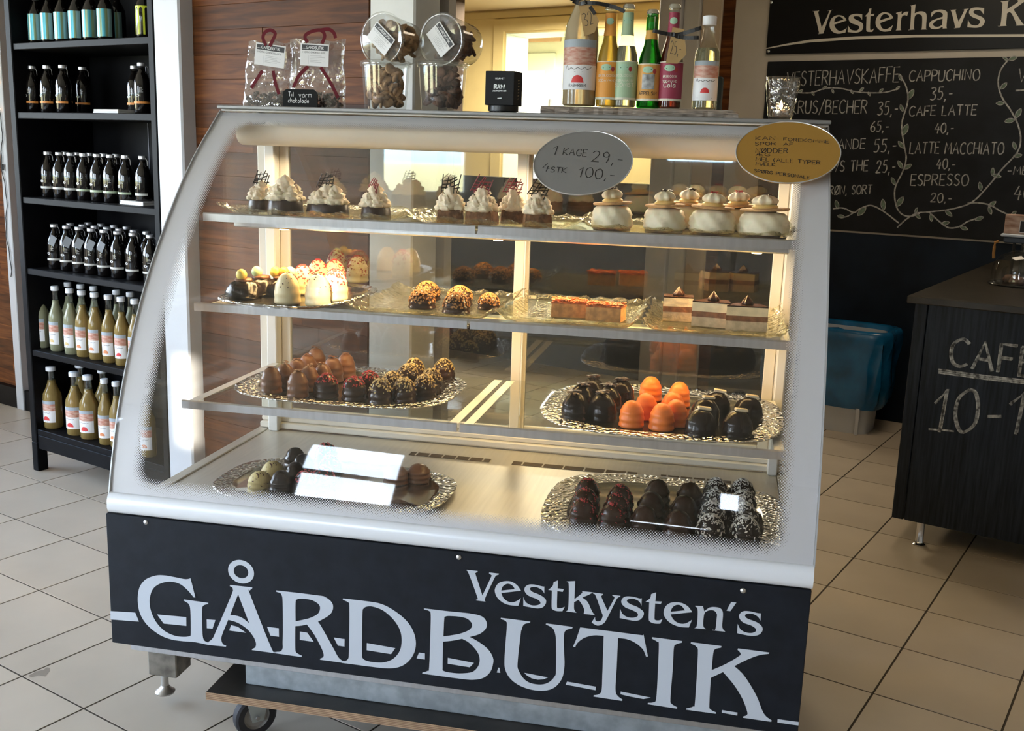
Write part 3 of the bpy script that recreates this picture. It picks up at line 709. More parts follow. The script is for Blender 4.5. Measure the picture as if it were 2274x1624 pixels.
rowdup(pb_gr, [190, 220, 249, 282], 440, BZ[3], 2.36, lambda i: f'dark bottle with pale green band on the third shelf, {ORD[i]} of four', 'bottles on the third shelf')
rowdup(pb_wh, [320], 440, BZ[3], 2.37, lambda i: 'dark bottle standing apart at the right end of the third bookcase shelf', 'bottles on the third shelf')
rowdup(pb_wh, [150, 176, 204, 234, 262], 430, BZ[3], 2.47, lambda i: f'dark bottle in the rear row of the third shelf, {ORD[i]} from the left', 'bottles on the third shelf')
rowdup(pb_tag, [125, 152, 179, 206, 234], 590, BZ[2], 2.36, lambda i: f'grey-tagged dark bottle in front on the fourth shelf, {ORD[i]} from the left', 'tagged bottles on the fourth shelf')
rowdup(pb_wh, [264, 298, 336], 590, BZ[2], 2.36, lambda i: f'untagged dark bottle at the right front of the fourth shelf, {ORD[i]} of three', 'untagged bottles on the fourth shelf')
rowdup(pb_wh, [160, 187, 214, 241, 268, 300, 328], 580, BZ[2], 2.44, lambda i: f'dark bottle in the second row of the fourth shelf, {ORD[i]} from the left', 'untagged bottles on the fourth shelf')
rowdup(pb_wh, [172, 200, 228, 256, 284], 575, BZ[2], 2.52, lambda i: f'dark bottle in the rearmost row of the fourth shelf, {ORD[i]} from the left', 'untagged bottles on the fourth shelf')

# juice bottles
def juice_mat(name, c):
    return M(name, c, 0.08, spec=0.5, trans=0.55, ior=1.33, noise_amt=0.15, nscale=6)
j_pale = juice_mat('juice_pale', (0.52, 0.52, 0.33)); j_amber = juice_mat('juice_amber', (0.50, 0.35, 0.12))
neck_glass = clear_mat('neck_glass', (0.85, 0.9, 0.85), 0.10)
lab_white = M('label_white', (0.80, 0.80, 0.82), 0.6)
lab_pic = M('label_picture', (0.48, 0.20, 0.14), 0.5, col2=(0.62, 0.42, 0.34), nscale=60, stretch=(1, 1, 3))
lab_sky = M('label_picture_sky', (0.34, 0.39, 0.44), 0.5)
lab_red = M('label_red_emblem', (0.66, 0.05, 0.05), 0.5); lab_or = M('label_orange_emblem', (0.66, 0.24, 0.10), 0.5); lab_gold = M('label_gold_emblem', (0.62, 0.45, 0.20), 0.5)
ink = M('label_ink', (0.03, 0.03, 0.03), 0.6)
def juice_bottle(mat_, em, h=0.255, r=0.0285, la=0.95, name='juice_bottle'):
    t = thing(name, '', 'bottle')
    MB().lathe([(0, .001), (r * .92, .0), (r, .006), (r, h * .50), (r * .93, h * .57), (r * .62, h * .66), (r * .42, h * .74), (r * .40, h * .78)], 24).build('juice', mat_, t, smooth='all')
    MB().lathe([(r * .40, h * .781), (r * .38, h * .86), (r * .40, h * .93)], 16, caps=False).build('neck', neck_glass, t, smooth='all')
    MB().lathe([(r * .50, h * .93), (r * .52, h * .935), (r * .52, h * .993), (r * .46, h)], 16).build('cap', cap_white, t, smooth=True)
    shell(MB(), r + .0005, h * .30, h * .41, FRONT - la, FRONT + la, 10).build('label_picture', lab_pic, t, smooth=True, fix=False)
    shell(MB(), r + .0005, h * .41, h * .46, FRONT - la, FRONT + la, 10).build('label_sky', lab_sky, t, smooth=True, fix=False)
    shell(MB(), r + .0005, h * .11, h * .30, FRONT - la, FRONT + la, 10).build('label_card', lab_white, t, smooth=True, fix=False)
    fn = cylmap(r + .0010)
    cx = -.002; R = r * .42
    half_disc(cx, h * .145, R, R * 1.05, fn).build('label_emblem', em, t, fix=False)
    m = MB(); m.ribbon(catmull([(-.018 * r / .0285, h * .262), (-.012, h * .275), (-.006, h * .262), (0, h * .27), (.008, h * .264), (.016, h * .272)], [0] * 6, False), .0011, fn)
    m.ribbon([(-.008, h * .132), (.006, h * .132)], .001, fn)
    m.build('label_script', ink, t, fix=False)
    return t
pj_gold = proto(juice_bottle(j_pale, lab_gold)); pj_or = proto(juice_bottle(j_amber, lab_or)); pj_red = proto(juice_bottle(j_amber, lab_red)); pj_big = proto(juice_bottle(j_amber, lab_red, h=.25, r=.037))
rowdup(pj_gold, [98, 130, 162], 790, BZ[1], 2.35, lambda i: f'pale yellow juice bottle with golden emblem on the fifth shelf, {ORD[i]} from the left', 'tall juice bottles on the fifth shelf', .1)
rowdup(pj_or, [188, 216, 246], 790, BZ[1], 2.35, lambda i: f'amber juice bottle with orange emblem on the fifth shelf, {ORD[i]} of three', 'tall juice bottles on the fifth shelf', .1)
rowdup(pj_red, [274, 304, 332], 790, BZ[1], 2.35, lambda i: f'juice bottle with red emblem at the right of the fifth shelf, {ORD[i]} of three', 'tall juice bottles on the fifth shelf', .1)
rowdup(pj_gold, [130, 158, 186, 214, 264, 294], 770, BZ[1], 2.45, lambda i: f'juice bottle in the rear row of the fifth shelf, {ORD[i]} from the left', 'rear juice bottles', .2)
rowdup(pj_big, [121, 171, 201], 960, BZ[0], 2.35, lambda i: f'wide juice bottle with red emblem on the lowest shelf, {ORD[i]} from the left', 'juice bottles on the lowest shelf', .1)
rowdup(pj_big, [147, 184, 233], 940, BZ[0], 2.46, lambda i: f'wide juice bottle in the rear of the lowest shelf, {ORD[i]} from the left', 'juice bottles on the lowest shelf', .2)
rowdup(pj_or, [238, 263, 300, 330], 980, BZ[0], 2.34, lambda i: f'slim orange-emblem juice bottle on the lowest shelf, {ORD[i]} from the left', 'slim juice bottles on the lowest shelf', .1)
def leaflets(x0, x1, ypx, z, label):
    a, b_ = aV(x0, ypx, 2.33).x, aV(x1, ypx, 2.33).x; w = b_ - a
    t = thing('leaflet_stack', label, 'leaflets', B((a + b_) / 2, 2.38, z + .0125), TH)
    for k in range(2): MB().bbox(-w / 2 + .004 * k, w / 2, -.05, .04, .0 + .0071 * k, .007 + .0071 * k, .001).build('pad', M('paper_white', (0.72, 0.71, 0.70), 0.7), t)
leaflets(206, 262, 248, BZ[4], 'white leaflet stack on the second shelf right of the orange-banded bottles')
leaflets(266, 318, 460, BZ[3] - .0, 'white leaflet stack on the third shelf under the green-banded bottles')
# fairy-light cable on the grey trim
mb = MB(); pts = []
for k in range(40):
    z = 1.75 - k * .028; pts.append((t0 + .012 * math.sin(k * .55) + .004 * math.sin(k * 1.7), 2.784, z))
cbl = mb.tube(pts, .0022, 5).build('cable', M('black_cable', (0.01, 0.01, 0.01), 0.5), None, rz=TH, smooth=True)
tag(cbl, 'thin black light cable hanging down the grey trim left of the bookcase', 'cable')
MB().bbox(t0 - .006, t0 + .008, 2.776, 2.7838, 1.16, 1.19, .002).build('plug', MATS['black_cable'], cbl)
for z in (1.62, 1.56, 1.44): MB().lathe([(0, z - .004), (.004, z), (0, z + .004)], 8, t0 + .01, 2.78).build('bulb', M('bulb_glow', (1, .6, .3), .5, emit=(1, .5, .2), es=6), cbl)
PRE = set(o.name for o in sc.objects)
# ================================================================== THE DISPLAY CASE (world frame)
XL, XR = -1.309, 0.219
YP = 1.987
PROF = [(1.992, .541), (2.010, .618), (2.046, .734), (2.115, .888), (2.189, 1.015), (2.301, 1.161), (2.417, 1.283), (2.566, 1.404)]
cP = catmull(PROF, [0] * 8, closed=False, sub=4)
BACK = 2.76
alu = M('aluminium', (0.56, 0.57, 0.60), 0.28, 0.9, noise_amt=0.08, nscale=3, stretch=(30, 1, 1))
alu_bright = M('bumper_metal', (0.82, 0.84, 0.87), 0.3, 0.1)
cream = M('cream_enamel', (0.70, 0.65, 0.56), 0.38, noise_amt=0.03)
cream_white = M('white_enamel', (0.72, 0.71, 0.68), 0.38)
deck_steel = M('deck_steel', (0.64, 0.60, 0.52), 0.36, 0.35, noise_amt=0.06, nscale=4, stretch=(30, 1, 1))
grey_frame = M('grey_lid', (0.24, 0.235, 0.23), 0.35, 0.3)
galv = M('galvanised', (0.42, 0.46, 0.48), 0.5, 0.6, noise_amt=0.2, nscale=30)
panel_blk = M('sign_panel_black', (0.009, 0.012, 0.018), 0.42, spec=.3, noise_amt=0.25, nscale=30)
silver_vinyl = M('silver_vinyl', (0.55, 0.59, 0.65), 0.45)
body_mat = M('case_body', (0.20, 0.20, 0.20), 0.5)
glass_m = clear_mat('case_glass', (0.985, 0.982, 0.972), 0.04)
glass_back = clear_mat('rear_door_glass', (0.80, 0.80, 0.78), 0.11)
shelf_glass = clear_mat('shelf_glass', (0.955, 0.97, 0.955), 0.05)

case = thing('display_case', 'large glass cake display case with a curved front and black sign panel on a dolly', 'display case')
MB().bbox(XL + .02, XR - .02, YP + .035, 2.80, .172, .470, .004).build('body', body_mat, case)
# sign panel
pn = MB().bbox(XL - .009, XR + .001, YP, YP + .012, .181, .4965, .0015).build('sign_panel', panel_blk, case)
fnp = lambda x, y: (lambda q: (q.x, q.z))(aY(x, y, YP))
fP = lambda x, z: (x, YP - .0012, z)
K = {'1': ((240, 1230), 5.685), '2': ((600, 1290), 5.685), '3': ((920, 1320), 5.685), '4': ((1240, 1354), 4.211), '5': ((1030, 1250), 6.688), '6': ((1360, 1300), 6.688)}
GARD = [('1', ["1045,308c 1105,550c 1085,550c 1000,450 900,375 770,350 640,385 560,460 527,590 545,720 610,860 720,975 850,1035 960,1048 1030,1038 1048,1000 1043,720 1025,640 990,608 957,590c 962,576c 1268,618c 1266,632c 1205,655 1190,720 1195,1000 1215,1090 1262,1117c 1270,1151c 1100,1115 950,1103 800,1080 650,1020 500,900 410,760 378,600 395,440 470,330 600,275 720,272 850,295 980,320"]),
 ('1', ["1545,392c 1825,425c 1820,440c 1790,465 1795,510 2060,1180 2110,1235 2122,1255c 1818,1215c 1825,1200c 1860,1180 1870,1130 1840,1050 1760,950 1640,870 1520,832c 1440,1030 1435,1100 1460,1145 1495,1160c 1490,1172c 1260,1150c 1270,1113c 1320,1070 1360,990 1560,520 1578,450 1570,425 1540,408c", "1645,510c 1785,877c 1700,810 1620,780 1545,770c"]),
 ('2', ["78,120c 600,182 700,205 780,270 797,340 770,410 700,465 605,515c 650,580 800,850 860,960 915,1010c 905,1032c 632,995c 635,980c 668,965 678,930 650,850 560,680 465,550c 395,565 320,572c 320,860 340,910 403,945c 398,962c 75,915c 80,895c 135,890 160,850 160,780 163,600 160,260 148,180 130,155 80,138c", "323,510c 323,270 340,235 400,225 520,240 610,290 633,350 600,420 500,470 400,495"]),
 ('2', ["922,222c 1230,258 1400,290 1560,370 1720,500 1810,640 1842,790 1810,930 1720,1040 1600,1095 1450,1103 1250,1080 905,1035c 912,1008c 950,1012 985,985 995,940 1000,780 1003,330 985,270 920,240c", "1168,400 1180,350 1220,325 1300,325 1430,375 1560,490 1640,620 1662,750 1640,880 1560,980 1440,1028 1300,1025 1210,1005 1170,975 1162,930 1163,700"]),
 ('3', ["122,175c 450,215 700,240 850,275 910,340 915,410 870,470 800,510 700,537c 800,590 930,690 995,800 995,880 960,980 880,1050 760,1077 600,1067 102,1000c 105,985c 170,965 190,920 205,500 210,260 190,210 125,190c", "370,530c 380,310 395,280 450,272 600,285 690,320 732,385 700,445 600,490 480,515", "365,597c 480,585 605,560c 700,615 800,730 828,830 800,920 730,980 600,997 480,990 370,965 360,920 362,750"]),
 ('3', ["1095,295c 1467,343c 1460,358c 1385,380 1355,450 1345,500 1305,870 1320,960 1380,1060 1470,1120 1600,1138 1700,1110 1770,1040 1790,960 1790,600 1775,480 1740,420 1660,378c 1668,366c 2000,410c 1995,430c 1920,450 1892,510 1892,700 1897,900 1870,1050 1790,1160 1680,1210 1520,1210 1350,1160 1220,1070 1150,950 1140,820 1155,600 1170,400 1160,340 1093,310c"]),
 ('4', ["205,165c 790,240c 797,232c 838,438c 820,438c 790,370 720,310 640,275 558,265c 545,560 535,740 550,800 600,840c 597,853c 328,812c 332,800c 380,790 405,750 412,600 425,245c 330,240 240,265 180,310 158,350c 138,345c 170,270"]),
 ('4', ["878,257c 1158,293c 1155,308c 1100,325 1080,360 1070,550 1048,830 1060,880 1112,912c 1108,925c 835,883c 838,870c 890,865 915,830 930,600 940,330 925,300 875,270c"]),
 ('4', ["1240,303c 1525,340c 1522,355c 1465,370 1448,410 1433,565c 1560,510 1680,440 1705,410 1675,375c 1680,362c 1972,400c 1968,413c 1880,425 1770,465 1645,527c 1740,620 1850,800 1920,970 1995,1035c 1990,1048c 1725,1010c 1728,998c 1762,985 1765,950 1720,830 1640,700 1540,583c 1425,637c 1412,880 1420,930 1475,960c 1472,973c 1195,935c 1197,923c 1260,905 1278,860 1305,420 1290,345 1238,318c"])]
lt = MB()
for k, loops in GARD: lt.poly([outline(s, K[k][0], K[k][1], fnp) for s in loops], fP)
def ell(k, cx, cy, rx_, ry_, tilt=.15):
    return [fnp(K[k][0][0] + (cx + rx_ * math.cos(a) - ry_ * tilt * math.sin(a) * 0) / K[k][1], K[k][0][1] + (cy + ry_ * math.sin(a) + rx_ * tilt * math.cos(a)) / K[k][1]) for a in [2 * PI * i / 48 for i in range(48)]]
lt.poly([ell('1', 1682, 225, 164, 147), ell('1', 1682, 225, 92, 82)], fP)
lt.build('large_lettering', silver_vinyl, pn, fix=False)
DASH = [('1', [(33, 722), (347, 742), (393, 855), (35, 828)]), ('1', [(622, 765), (990, 798), (992, 910), (705, 880)]), ('1', [(1248, 828), (1358, 835), (1322, 945), (1250, 938)]), ('1', [(1555, 900), (1640, 920), (1745, 997), (1533, 968)]), ('1', [(2010, 920), (2158, 940), (2160, 1047), (2052, 1032)]),
 ('2', [(378, 640), (470, 655), (553, 770), (377, 745)]), ('2', [(805, 715), (942, 735), (940, 830), (858, 818)]), ('2', [(1222, 785), (1582, 850), (1528, 925), (1220, 875)]), ('2', [(1882, 905), (1955, 915), (1955, 993), (1850, 977)]),
 ('3', [(425, 800), (755, 865), (700, 920), (423, 875)]), ('3', [(1062, 925), (1078, 928), (1088, 990), (1043, 986)]), ('3', [(1390, 990), (1690, 1048), (1630, 1072), (1560, 1077), (1480, 1058), (1420, 1020)]),
 ('4', [(82, 672), (352, 720), (348, 753), (68, 700)]), ('4', [(583, 765), (865, 822), (795, 835), (650, 808), (582, 790)]), ('4', [(1530, 938), (1675, 962), (1672, 990), (1528, 963)]), ('4', [(2050, 1023), (2248, 1050), (2245, 1083), (2048, 1055)])]
for k, P in DASH: MB().poly([[fnp(K[k][0][0] + x / K[k][1], K[k][0][1] + y / K[k][1]) for x, y in P]], fP).build('line_piece', silver_vinyl, pn, fix=False)
VEST = [('5', ["45,103c 208,122c 205,135c 178,150 180,180 278,485c 405,215 408,180 375,155c 380,142c 525,160c 520,175c 480,190 450,240 318,525 328,575c 182,558c 185,545c 205,540 200,500 75,160 40,115c"]),
 ('5', ["850,413c 557,448c 590,520 650,570 720,585 790,565 850,522c 812,637c 700,630 600,600 510,530 465,440 470,370 520,300 610,272 710,280 790,330 830,380", "557,412c 580,350 640,312 700,320 740,355 757,390c"]),
 ('5', ["1197,350c 1197,457c 1160,400 1080,362 1000,365 985,395 1030,435 1140,480 1215,540 1220,600 1180,655 1110,675 1020,665 885,640c 885,505c 920,580 990,625 1070,632 1135,610 1130,570 1080,535 960,485 905,420 910,365 960,325 1050,322 1170,350"]),
 ('5', ["1400,260c 1395,378c 1485,390c 1470,430c 1390,418c 1385,640 1400,670 1450,670 1500,652c 1465,718c 1380,715 1320,690 1305,640 1310,410c 1255,402c 1320,345 1335,285c"]),
 ('5', ["1530,275c 1655,270c 1643,540c 1755,450 1755,420c 1900,435c 1900,450c 1840,480 1760,515c 1840,580 1905,720 1947,775c 1780,757c 1785,742 1790,690 1745,600 1705,550c 1640,582c 1640,690 1675,740c 1512,720c 1545,695 1558,560 1558,310 1530,285c"]),
 ('5', ["1900,437c 2068,460c 2065,475c 2045,490 2050,520 2135,712c 2230,540 2235,505 2207,488c 2207,474c 2327,489c 2322,503c 2285,520 2250,580 2120,840 2060,910 1980,930 1898,885c 1950,805c 1955,850 1990,870 2040,850 2065,780 2050,740 1960,490 1930,460"]),
 ('6', ["437,190c 432,302c 400,240 320,200 240,205 215,230 260,275 380,325 460,390 460,450 410,510 330,525 230,510 108,485c 115,345c 150,420 220,470 310,480 375,455 370,410 300,370 190,325 135,260 145,200 200,165 300,168 410,195"]),
 ('6', ["650,103c 638,235c 735,240c 718,277c 635,268c 625,480 640,515 690,520 742,502c 712,568c 620,565 555,535 540,480 548,250c 492,243c 560,190 575,130c"]),
 ('6', ["1185,398c 865,430c 900,500 960,550 1030,570 1100,560 1183,510c 1135,625c 1000,615 880,570 800,500 762,420 780,330 840,270 930,250 1040,265 1130,320", "865,392c 890,330 950,290 1020,300 1080,370c"]),
 ('6', ["1230,303c 1345,308c 1365,385c 1440,330 1530,322 1610,345 1642,420 1632,620 1678,688c 1485,668c 1490,657 1530,650 1550,480 1550,420 1510,375 1450,368 1390,390 1360,440 1350,600 1392,650c 1215,635c 1250,610 1265,500 1265,350 1230,312c"]),
 ('6', ["1765,245c 1842,255c 1752,382c 1695,375c"]),
 ('6', ["2205,415c 2198,525c 2160,465 2080,422 1990,425 1970,455 2010,495 2140,545 2220,610 2225,680 2170,735 2080,750 1980,738 1853,710c 1860,570c 1900,650 1970,695 2060,708 2125,685 2125,640 2060,595 1950,555 1890,495 1885,435 1940,385 2040,385 2160,412"])]
lt = MB()
for k, loops in VEST: lt.poly([outline(s, K[k][0], K[k][1], fnp) for s in loops], fP)
lt.build('small_lettering', silver_vinyl, pn, fix=False)
for p in ((324, 1160), (1019, 1238), (1650, 1312)):
    q = aY(*p, YP)
    MB().lathe([(.0055, 0), (.0055, .0015), (.004, .003), (0, .0035)], 14, m=Matrix.Translation((q.x, YP - .0001, q.z)) @ Matrix.Rotation(PI / 2, 4, 'X')).build('screw', M('screw_metal', (0.7, 0.7, 0.7), .3, 1.0), pn, smooth=True)
# bumper strip and lower rails
bump = [(YP + .004, .499), (YP - .002, .503), (YP - .006, .512), (YP - .006, .528), (YP - .001, .540), (YP + .007, .545), (YP + .018, .545), (YP + .030, .530), (YP + .030, .499)]
MB().extr(bump, XL - .001, XR + .002).build('bumper_rail', alu_bright, case, smooth=True)
MB().bbox(XL + .03, XR - .01, YP + .012, YP + .030, .163, .1795, .001).build('lower_rail', alu, case)
MB().bbox(-1.0, XR - .03, YP + .027, YP + .065, .1075, .1625, .002).build('base_frame', galv, case)
MB().bbox(-1.0, XR - .03, 2.66, 2.70, .1075, .1715, .002).build('base_frame', galv, case)
def foot(x, y):
    f = MB().bbox(x - .030, x + .045, y - .025, y + .045, .055, .1625, .003).build('foot_bracket', M('foot_steel', (0.20, 0.18, 0.15), .55, .6, noise_amt=.4, nscale=30), case)
    MB().lathe([(.009, .020), (.009, .054)], 12, x - .002, y).lathe([(.0, .0), (.022, .0), (.024, .004), (.014, .012), (.010, .020)], 20, x - .002, y).build('levelling_foot', M('zinc', (0.5, 0.48, 0.45), .35, .9), f, smooth=True)
foot(-1.256, 2.105); foot(.165, 2.105); foot(-1.256, 2.70); foot(.165, 2.70)
# deck
MB().bbox(XL + .035, XR - .035, YP + .032, BACK - .002, .4705, .500, .002).build('deck', deck_steel, case)
for a in (XL + .004, XR - .034): MB().bbox(a, a + .030, YP + .032, BACK + .03, .4705, .503, .002).build('side_ledge', deck_steel, case)
vent = M('vent_dark', (0.10, 0.07, 0.045), .6)
for (xa, xb) in ((aZ(930, 990, .5).x, aZ(1105, 1003, .5).x), (aZ(1148, 1015, .5).x, aZ(1420, 1035, .5).x), (aZ(1470, 1045, .5).x, aZ(1640, 1062, .5).x)):
    v = MB().box(xa, xb, 2.615, 2.645, .5003, .5012).build('vent_slot', vent, case)
    for j in range(6): MB().box(xa + (xb - xa) * (j + .5) / 6 - .002, xa + (xb - xa) * (j + .5) / 6 + .002, 2.615, 2.645, .5013, .5018).build('slat', deck_steel, v)
# curved front glass
T = .005
def sheet(x0, x1, off, pts, nseg=1):
    vs = []; N = len(pts)
    for k, (y, z) in enumerate(pts):
        a = pts[max(k - 1, 0)]; b_ = pts[min(k + 1, N - 1)]; dy, dz = b_[0] - a[0], b_[1] - a[1]; L = math.hypot(dy, dz)
        vs += [(x0, y + dz / L * off, z - dy / L * off), (x1, y + dz / L * off, z - dy / L * off)]
    return vs
v0_, v1_ = sheet(XL, XR, 0, cP), sheet(XL, XR, T, cP); N_ = len(cP)
fs = [(2 * k, 2 * k + 1, 2 * k + 3, 2 * k + 2) for k in range(N_ - 1)]
gl = MB(); gl.add(v0_ + v1_, fs + [tuple(i + 2 * N_ for i in reversed(f)) for f in fs] + [(2 * k, 2 * k + 2, 2 * N_ + 2 * k + 2, 2 * N_ + 2 * k) for k in range(N_ - 1)] + [(2 * k + 1, 2 * N_ + 2 * k + 1, 2 * N_ + 2 * k + 3, 2 * k + 3) for k in range(N_ - 1)] + [(0, 2 * N_, 2 * N_ + 1, 1), (2 * N_ - 2, 2 * N_ - 1, 4 * N_ - 1, 4 * N_ - 2)])
gl.build('curved_glass', glass_m, case, smooth=True)
# printed border on the inside of the glass: solid band fading out through dots
def frit_mat(name, W, L, solid, dots, rad, col, side=False):
    m, n, l = new_mat(name)
    o = n.new('ShaderNodeOutputMaterial'); uv = n.new('ShaderNodeUVMap'); uv.uv_map = 'surf'
    s = n.new('ShaderNodeSeparateXYZ'); l.new(uv.outputs[0], s.inputs[0])
    def mth(op, a, b_=None, c=None):
        q = n.new('ShaderNodeMath'); q.operation = op
        for i, x in enumerate((a, b_, c)):
            if x is None: continue
            if isinstance(x, (int, float)): q.inputs[i].default_value = x
            else: l.new(x, q.inputs[i])
        return q.outputs[0]
    x, y = s.outputs[0], s.outputs[1]
    sb_, st_, ss_ = solid           # bottom, top, sides
    # rounded-rectangle distance from the clear area's edge
    cx, cy = W / 2, (sb_ + L - st_) / 2; hx, hy = W / 2 - ss_, (L - st_ - sb_) / 2
    qx = mth('SUBTRACT', mth('ABSOLUTE', mth('SUBTRACT', x, cx)), hx - rad); qy = mth('SUBTRACT', mth('ABSOLUTE', mth('SUBTRACT', y, cy)), hy - rad)
    mx_, my_ = mth('MAXIMUM', qx, 0.0), mth('MAXIMUM', qy, 0.0)
    dist = mth('SUBTRACT', mth('ADD', mth('SQRT', mth('ADD', mth('MULTIPLY', mx_, mx_), mth('MULTIPLY', my_, my_))), mth('MINIMUM', mth('MAXIMUM', qx, qy), 0.0)), rad)
    P_ = 0.0042
    # staggered dots
    gx, gy = mth('ADD', x, y), mth('SUBTRACT', x, y)
    fx = mth('SUBTRACT', mth('FRACT', mth('DIVIDE', gx, P_ * 1.4)), 0.5); fy = mth('SUBTRACT', mth('FRACT', mth('DIVIDE', mth('ADD', gy, 3.0), P_ * 1.4)), 0.5)
    rr = mth('SQRT', mth('ADD', mth('MULTIPLY', fx, fx), mth('MULTIPLY', fy, fy)))
    k = mth('ADD', mth('DIVIDE', dist, dots), 1.0)      # 1 at the solid edge, 0 where the dots end
    dot = mth('LESS_THAN', rr, mth('MULTIPLY', mth('SQRT', mth('MAXIMUM', k, 0.0)), 0.62))
    a = mth('MAXIMUM', mth('GREATER_THAN', dist, 0.0), mth('MULTIPLY', dot, mth('GREATER_THAN', k, 0.02)))
    d = n.new('ShaderNodeBsdfPrincipled'); d.inputs['Base Color'].default_value = (*col, 1); d.inputs['Roughness'].default_value = .35
    t = n.new('ShaderNodeBsdfTransparent'); mx = n.new('ShaderNodeMixShader')
    l.new(a, mx.inputs[0]); l.new(t.outputs[0], mx.inputs[1]); l.new(d.outputs[0], mx.inputs[2]); l.new(mx.outputs[0], o.inputs[0])
    return m
acc = [0.0]
for a, b_ in zip(cP[:-1], cP[1:]): acc.append(acc[-1] + math.hypot(b_[0] - a[0], b_[1] - a[1]))
LEN = acc[-1]; W_ = XR - XL
def border_sheet(name, mat, pts, accs, x0, x1):
    vs = sheet(x0, x1, 0, pts); o = MB().add(vs, [(2 * k, 2 * k + 1, 2 * k + 3, 2 * k + 2) for k in range(len(pts) - 1)]).build(name, mat, case, smooth='all', fix=False)
    u = o.data.uv_layers.new(name='surf')
    for lp in o.data.loops:
        vi = lp.vertex_index; u.data[lp.index].uv = ((x0 - XL) + (vi % 2) * (x1 - x0), accs[vi // 2])
    return o
inn = []
for k, (y, z) in enumerate(cP):
    a = cP[max(k - 1, 0)]; b_ = cP[min(k + 1, N_ - 1)]; dy, dz = b_[0] - a[0], b_[1] - a[1]; L_ = math.hypot(dy, dz)
    inn.append((y + dz / L_ * (T + .0006), z - dy / L_ * (T + .0006)))
border_sheet('printed_border', frit_mat('printed_border', W_, LEN, (.012, .026, .047), .032, .055, (0.66, 0.66, 0.70)), inn, acc, XL, XR)
# end panes
side_poly = list(cP) + [(2.80, 1.412), (2.80, .541)]
side_in = [(y + .012, z) for y, z in side_poly[:len(cP)]] + [(2.795, 1.405), (2.795, .545)]
for nm, x0, x1 in (('end_glass', XL + .003, XL + .008), ('end_glass', XR - .008, XR - .003)):
    MB().extr([(y + .009, z) for y, z in cP] + [(2.80, 1.404), (2.80, .504), (2.02, .504)], x0, x1).build(nm, glass_m, case)
for x0, x1 in ((XL - .0035, XL - .0008), (XR + .0008, XR + .0035)):      # edge trim along the curve
    q = list(cP); inner = [(y + .020, z - .004) for y, z in q]
    MB().extr(q + inner[::-1], x0, x1).build('edge_trim', M('edge_grey', (0.46, 0.47, 0.48), .4, .3), case)
# side frit: a painted band inside each end pane behind the curve
for x0, x1 in ((XL + .0085, XL + .0095), (XR - .0095, XR - .0085)):
    q = [(y + .012, z) for y, z in cP]; inner = [(y + .040, z - .006) for y, z in q]
    MB().extr(q + inner[::-1], x0, x1).build('end_border', M('end_border_paint', (0.66, 0.66, 0.70), .4), case)
# lid
ZL = 1.418
MB().bbox(XL - .004, XR + .006, 2.553, 2.86, 1.4085, ZL, .002).build('lid', grey_frame, case)
MB().bbox(XL - .003, XR + .003, 2.575, 2.85, 1.4035, 1.4082, .001).build('lid_underside', cream_white, case)
# lamp housing under the lid: rounded face hanging from two brackets
lh = [(2.590, 1.372), (2.588, 1.355), (2.592, 1.338), (2.602, 1.326), (2.625, 1.318), (2.70, 1.318), (2.70, 1.372)]
MB().extr(lh, XL + .03, XR - .075).build('lamp_housing', cream, case, smooth=True)
MB().bbox(XL + .05, XR - .05, 2.606, 2.625, 1.3795, 1.395, .004).build('rail_tube', cream_white, case)
for x in (XL + .07, XR - .09): 
    MB().bbox(x, x + .022, 2.60, 2.64, 1.3725, 1.403, .002).build('bracket', cream_white, case)
for (x, y, z, e) in ((-.9, 2.66, 1.314, 2.4), (-.2, 2.66, 1.314, 2.4)):
    o = light('case_lamp_light', 'AREA', (x, y, z), e, (1.0, .80, .52), .62, .05, (0, -.25, -1)); 
# rear: posts, door frames, tracks
def bk_box(nm, x0, x1, y0, y1, z0, z1, m=cream, b=.003): return MB().bbox(x0, x1, y0, y1, z0, z1, b).build(nm, m, case)
bk_box('rear_post', XL + .045, XL + .075, 2.725, 2.755, .5005, 1.37, cream_white)
bk_box('rear_post', XR - .060, XR - .035, 2.725, 2.755, .5005, 1.37, cream_white)
bk_box('bottom_track', XL + .01, XR - .01, 2.745, 2.80, .5035, .522)
bk_box('bottom_track', XL + .01, XR - .01, 2.757, 2.80, .5225, .537)
bk_box('top_track', XL + .01, XR - .01, 2.757, 2.80, 1.385, 1.403)
bk_box('rear_jamb', XL + .010, XL + .075, 2.757, 2.80, .5375, 1.3845)
bk_box('rear_jamb', XR - .060, XR - .010, 2.757, 2.80, .5375, 1.3845)
def door(x0, x1, y, z0=.5375, z1=1.384, fw=.028):
    d = MB().box(x0 + fw, x1 - fw, y + .003, y + .006, z0 + fw, z1 - fw).build('sliding_door', glass_back, case)
    for nm, a, b_, c, e in (('stile', x0, x0 + fw, z0, z1), ('stile', x1 - fw, x1, z0, z1), ('door_rail', x0 + fw, x1 - fw, z0, z0 + fw), ('door_rail', x0 + fw, x1 - fw, z1 - fw, z1)):
        MB().bbox(a + .0002, b_ - .0002, y - .004, y + .012, c + .0002, e - .0002, .002).build(nm, cream, d)
    return d
XM = aY(1137, 700, 2.762).x
door(XL + .076, XM + .030, 2.762); door(XM + .012, XR - .061, 2.781)
MB().bbox(XM + .030, XM + .034, 2.756, 2.762, .60, 1.33, .001).build('door_seal', cream_white, case)
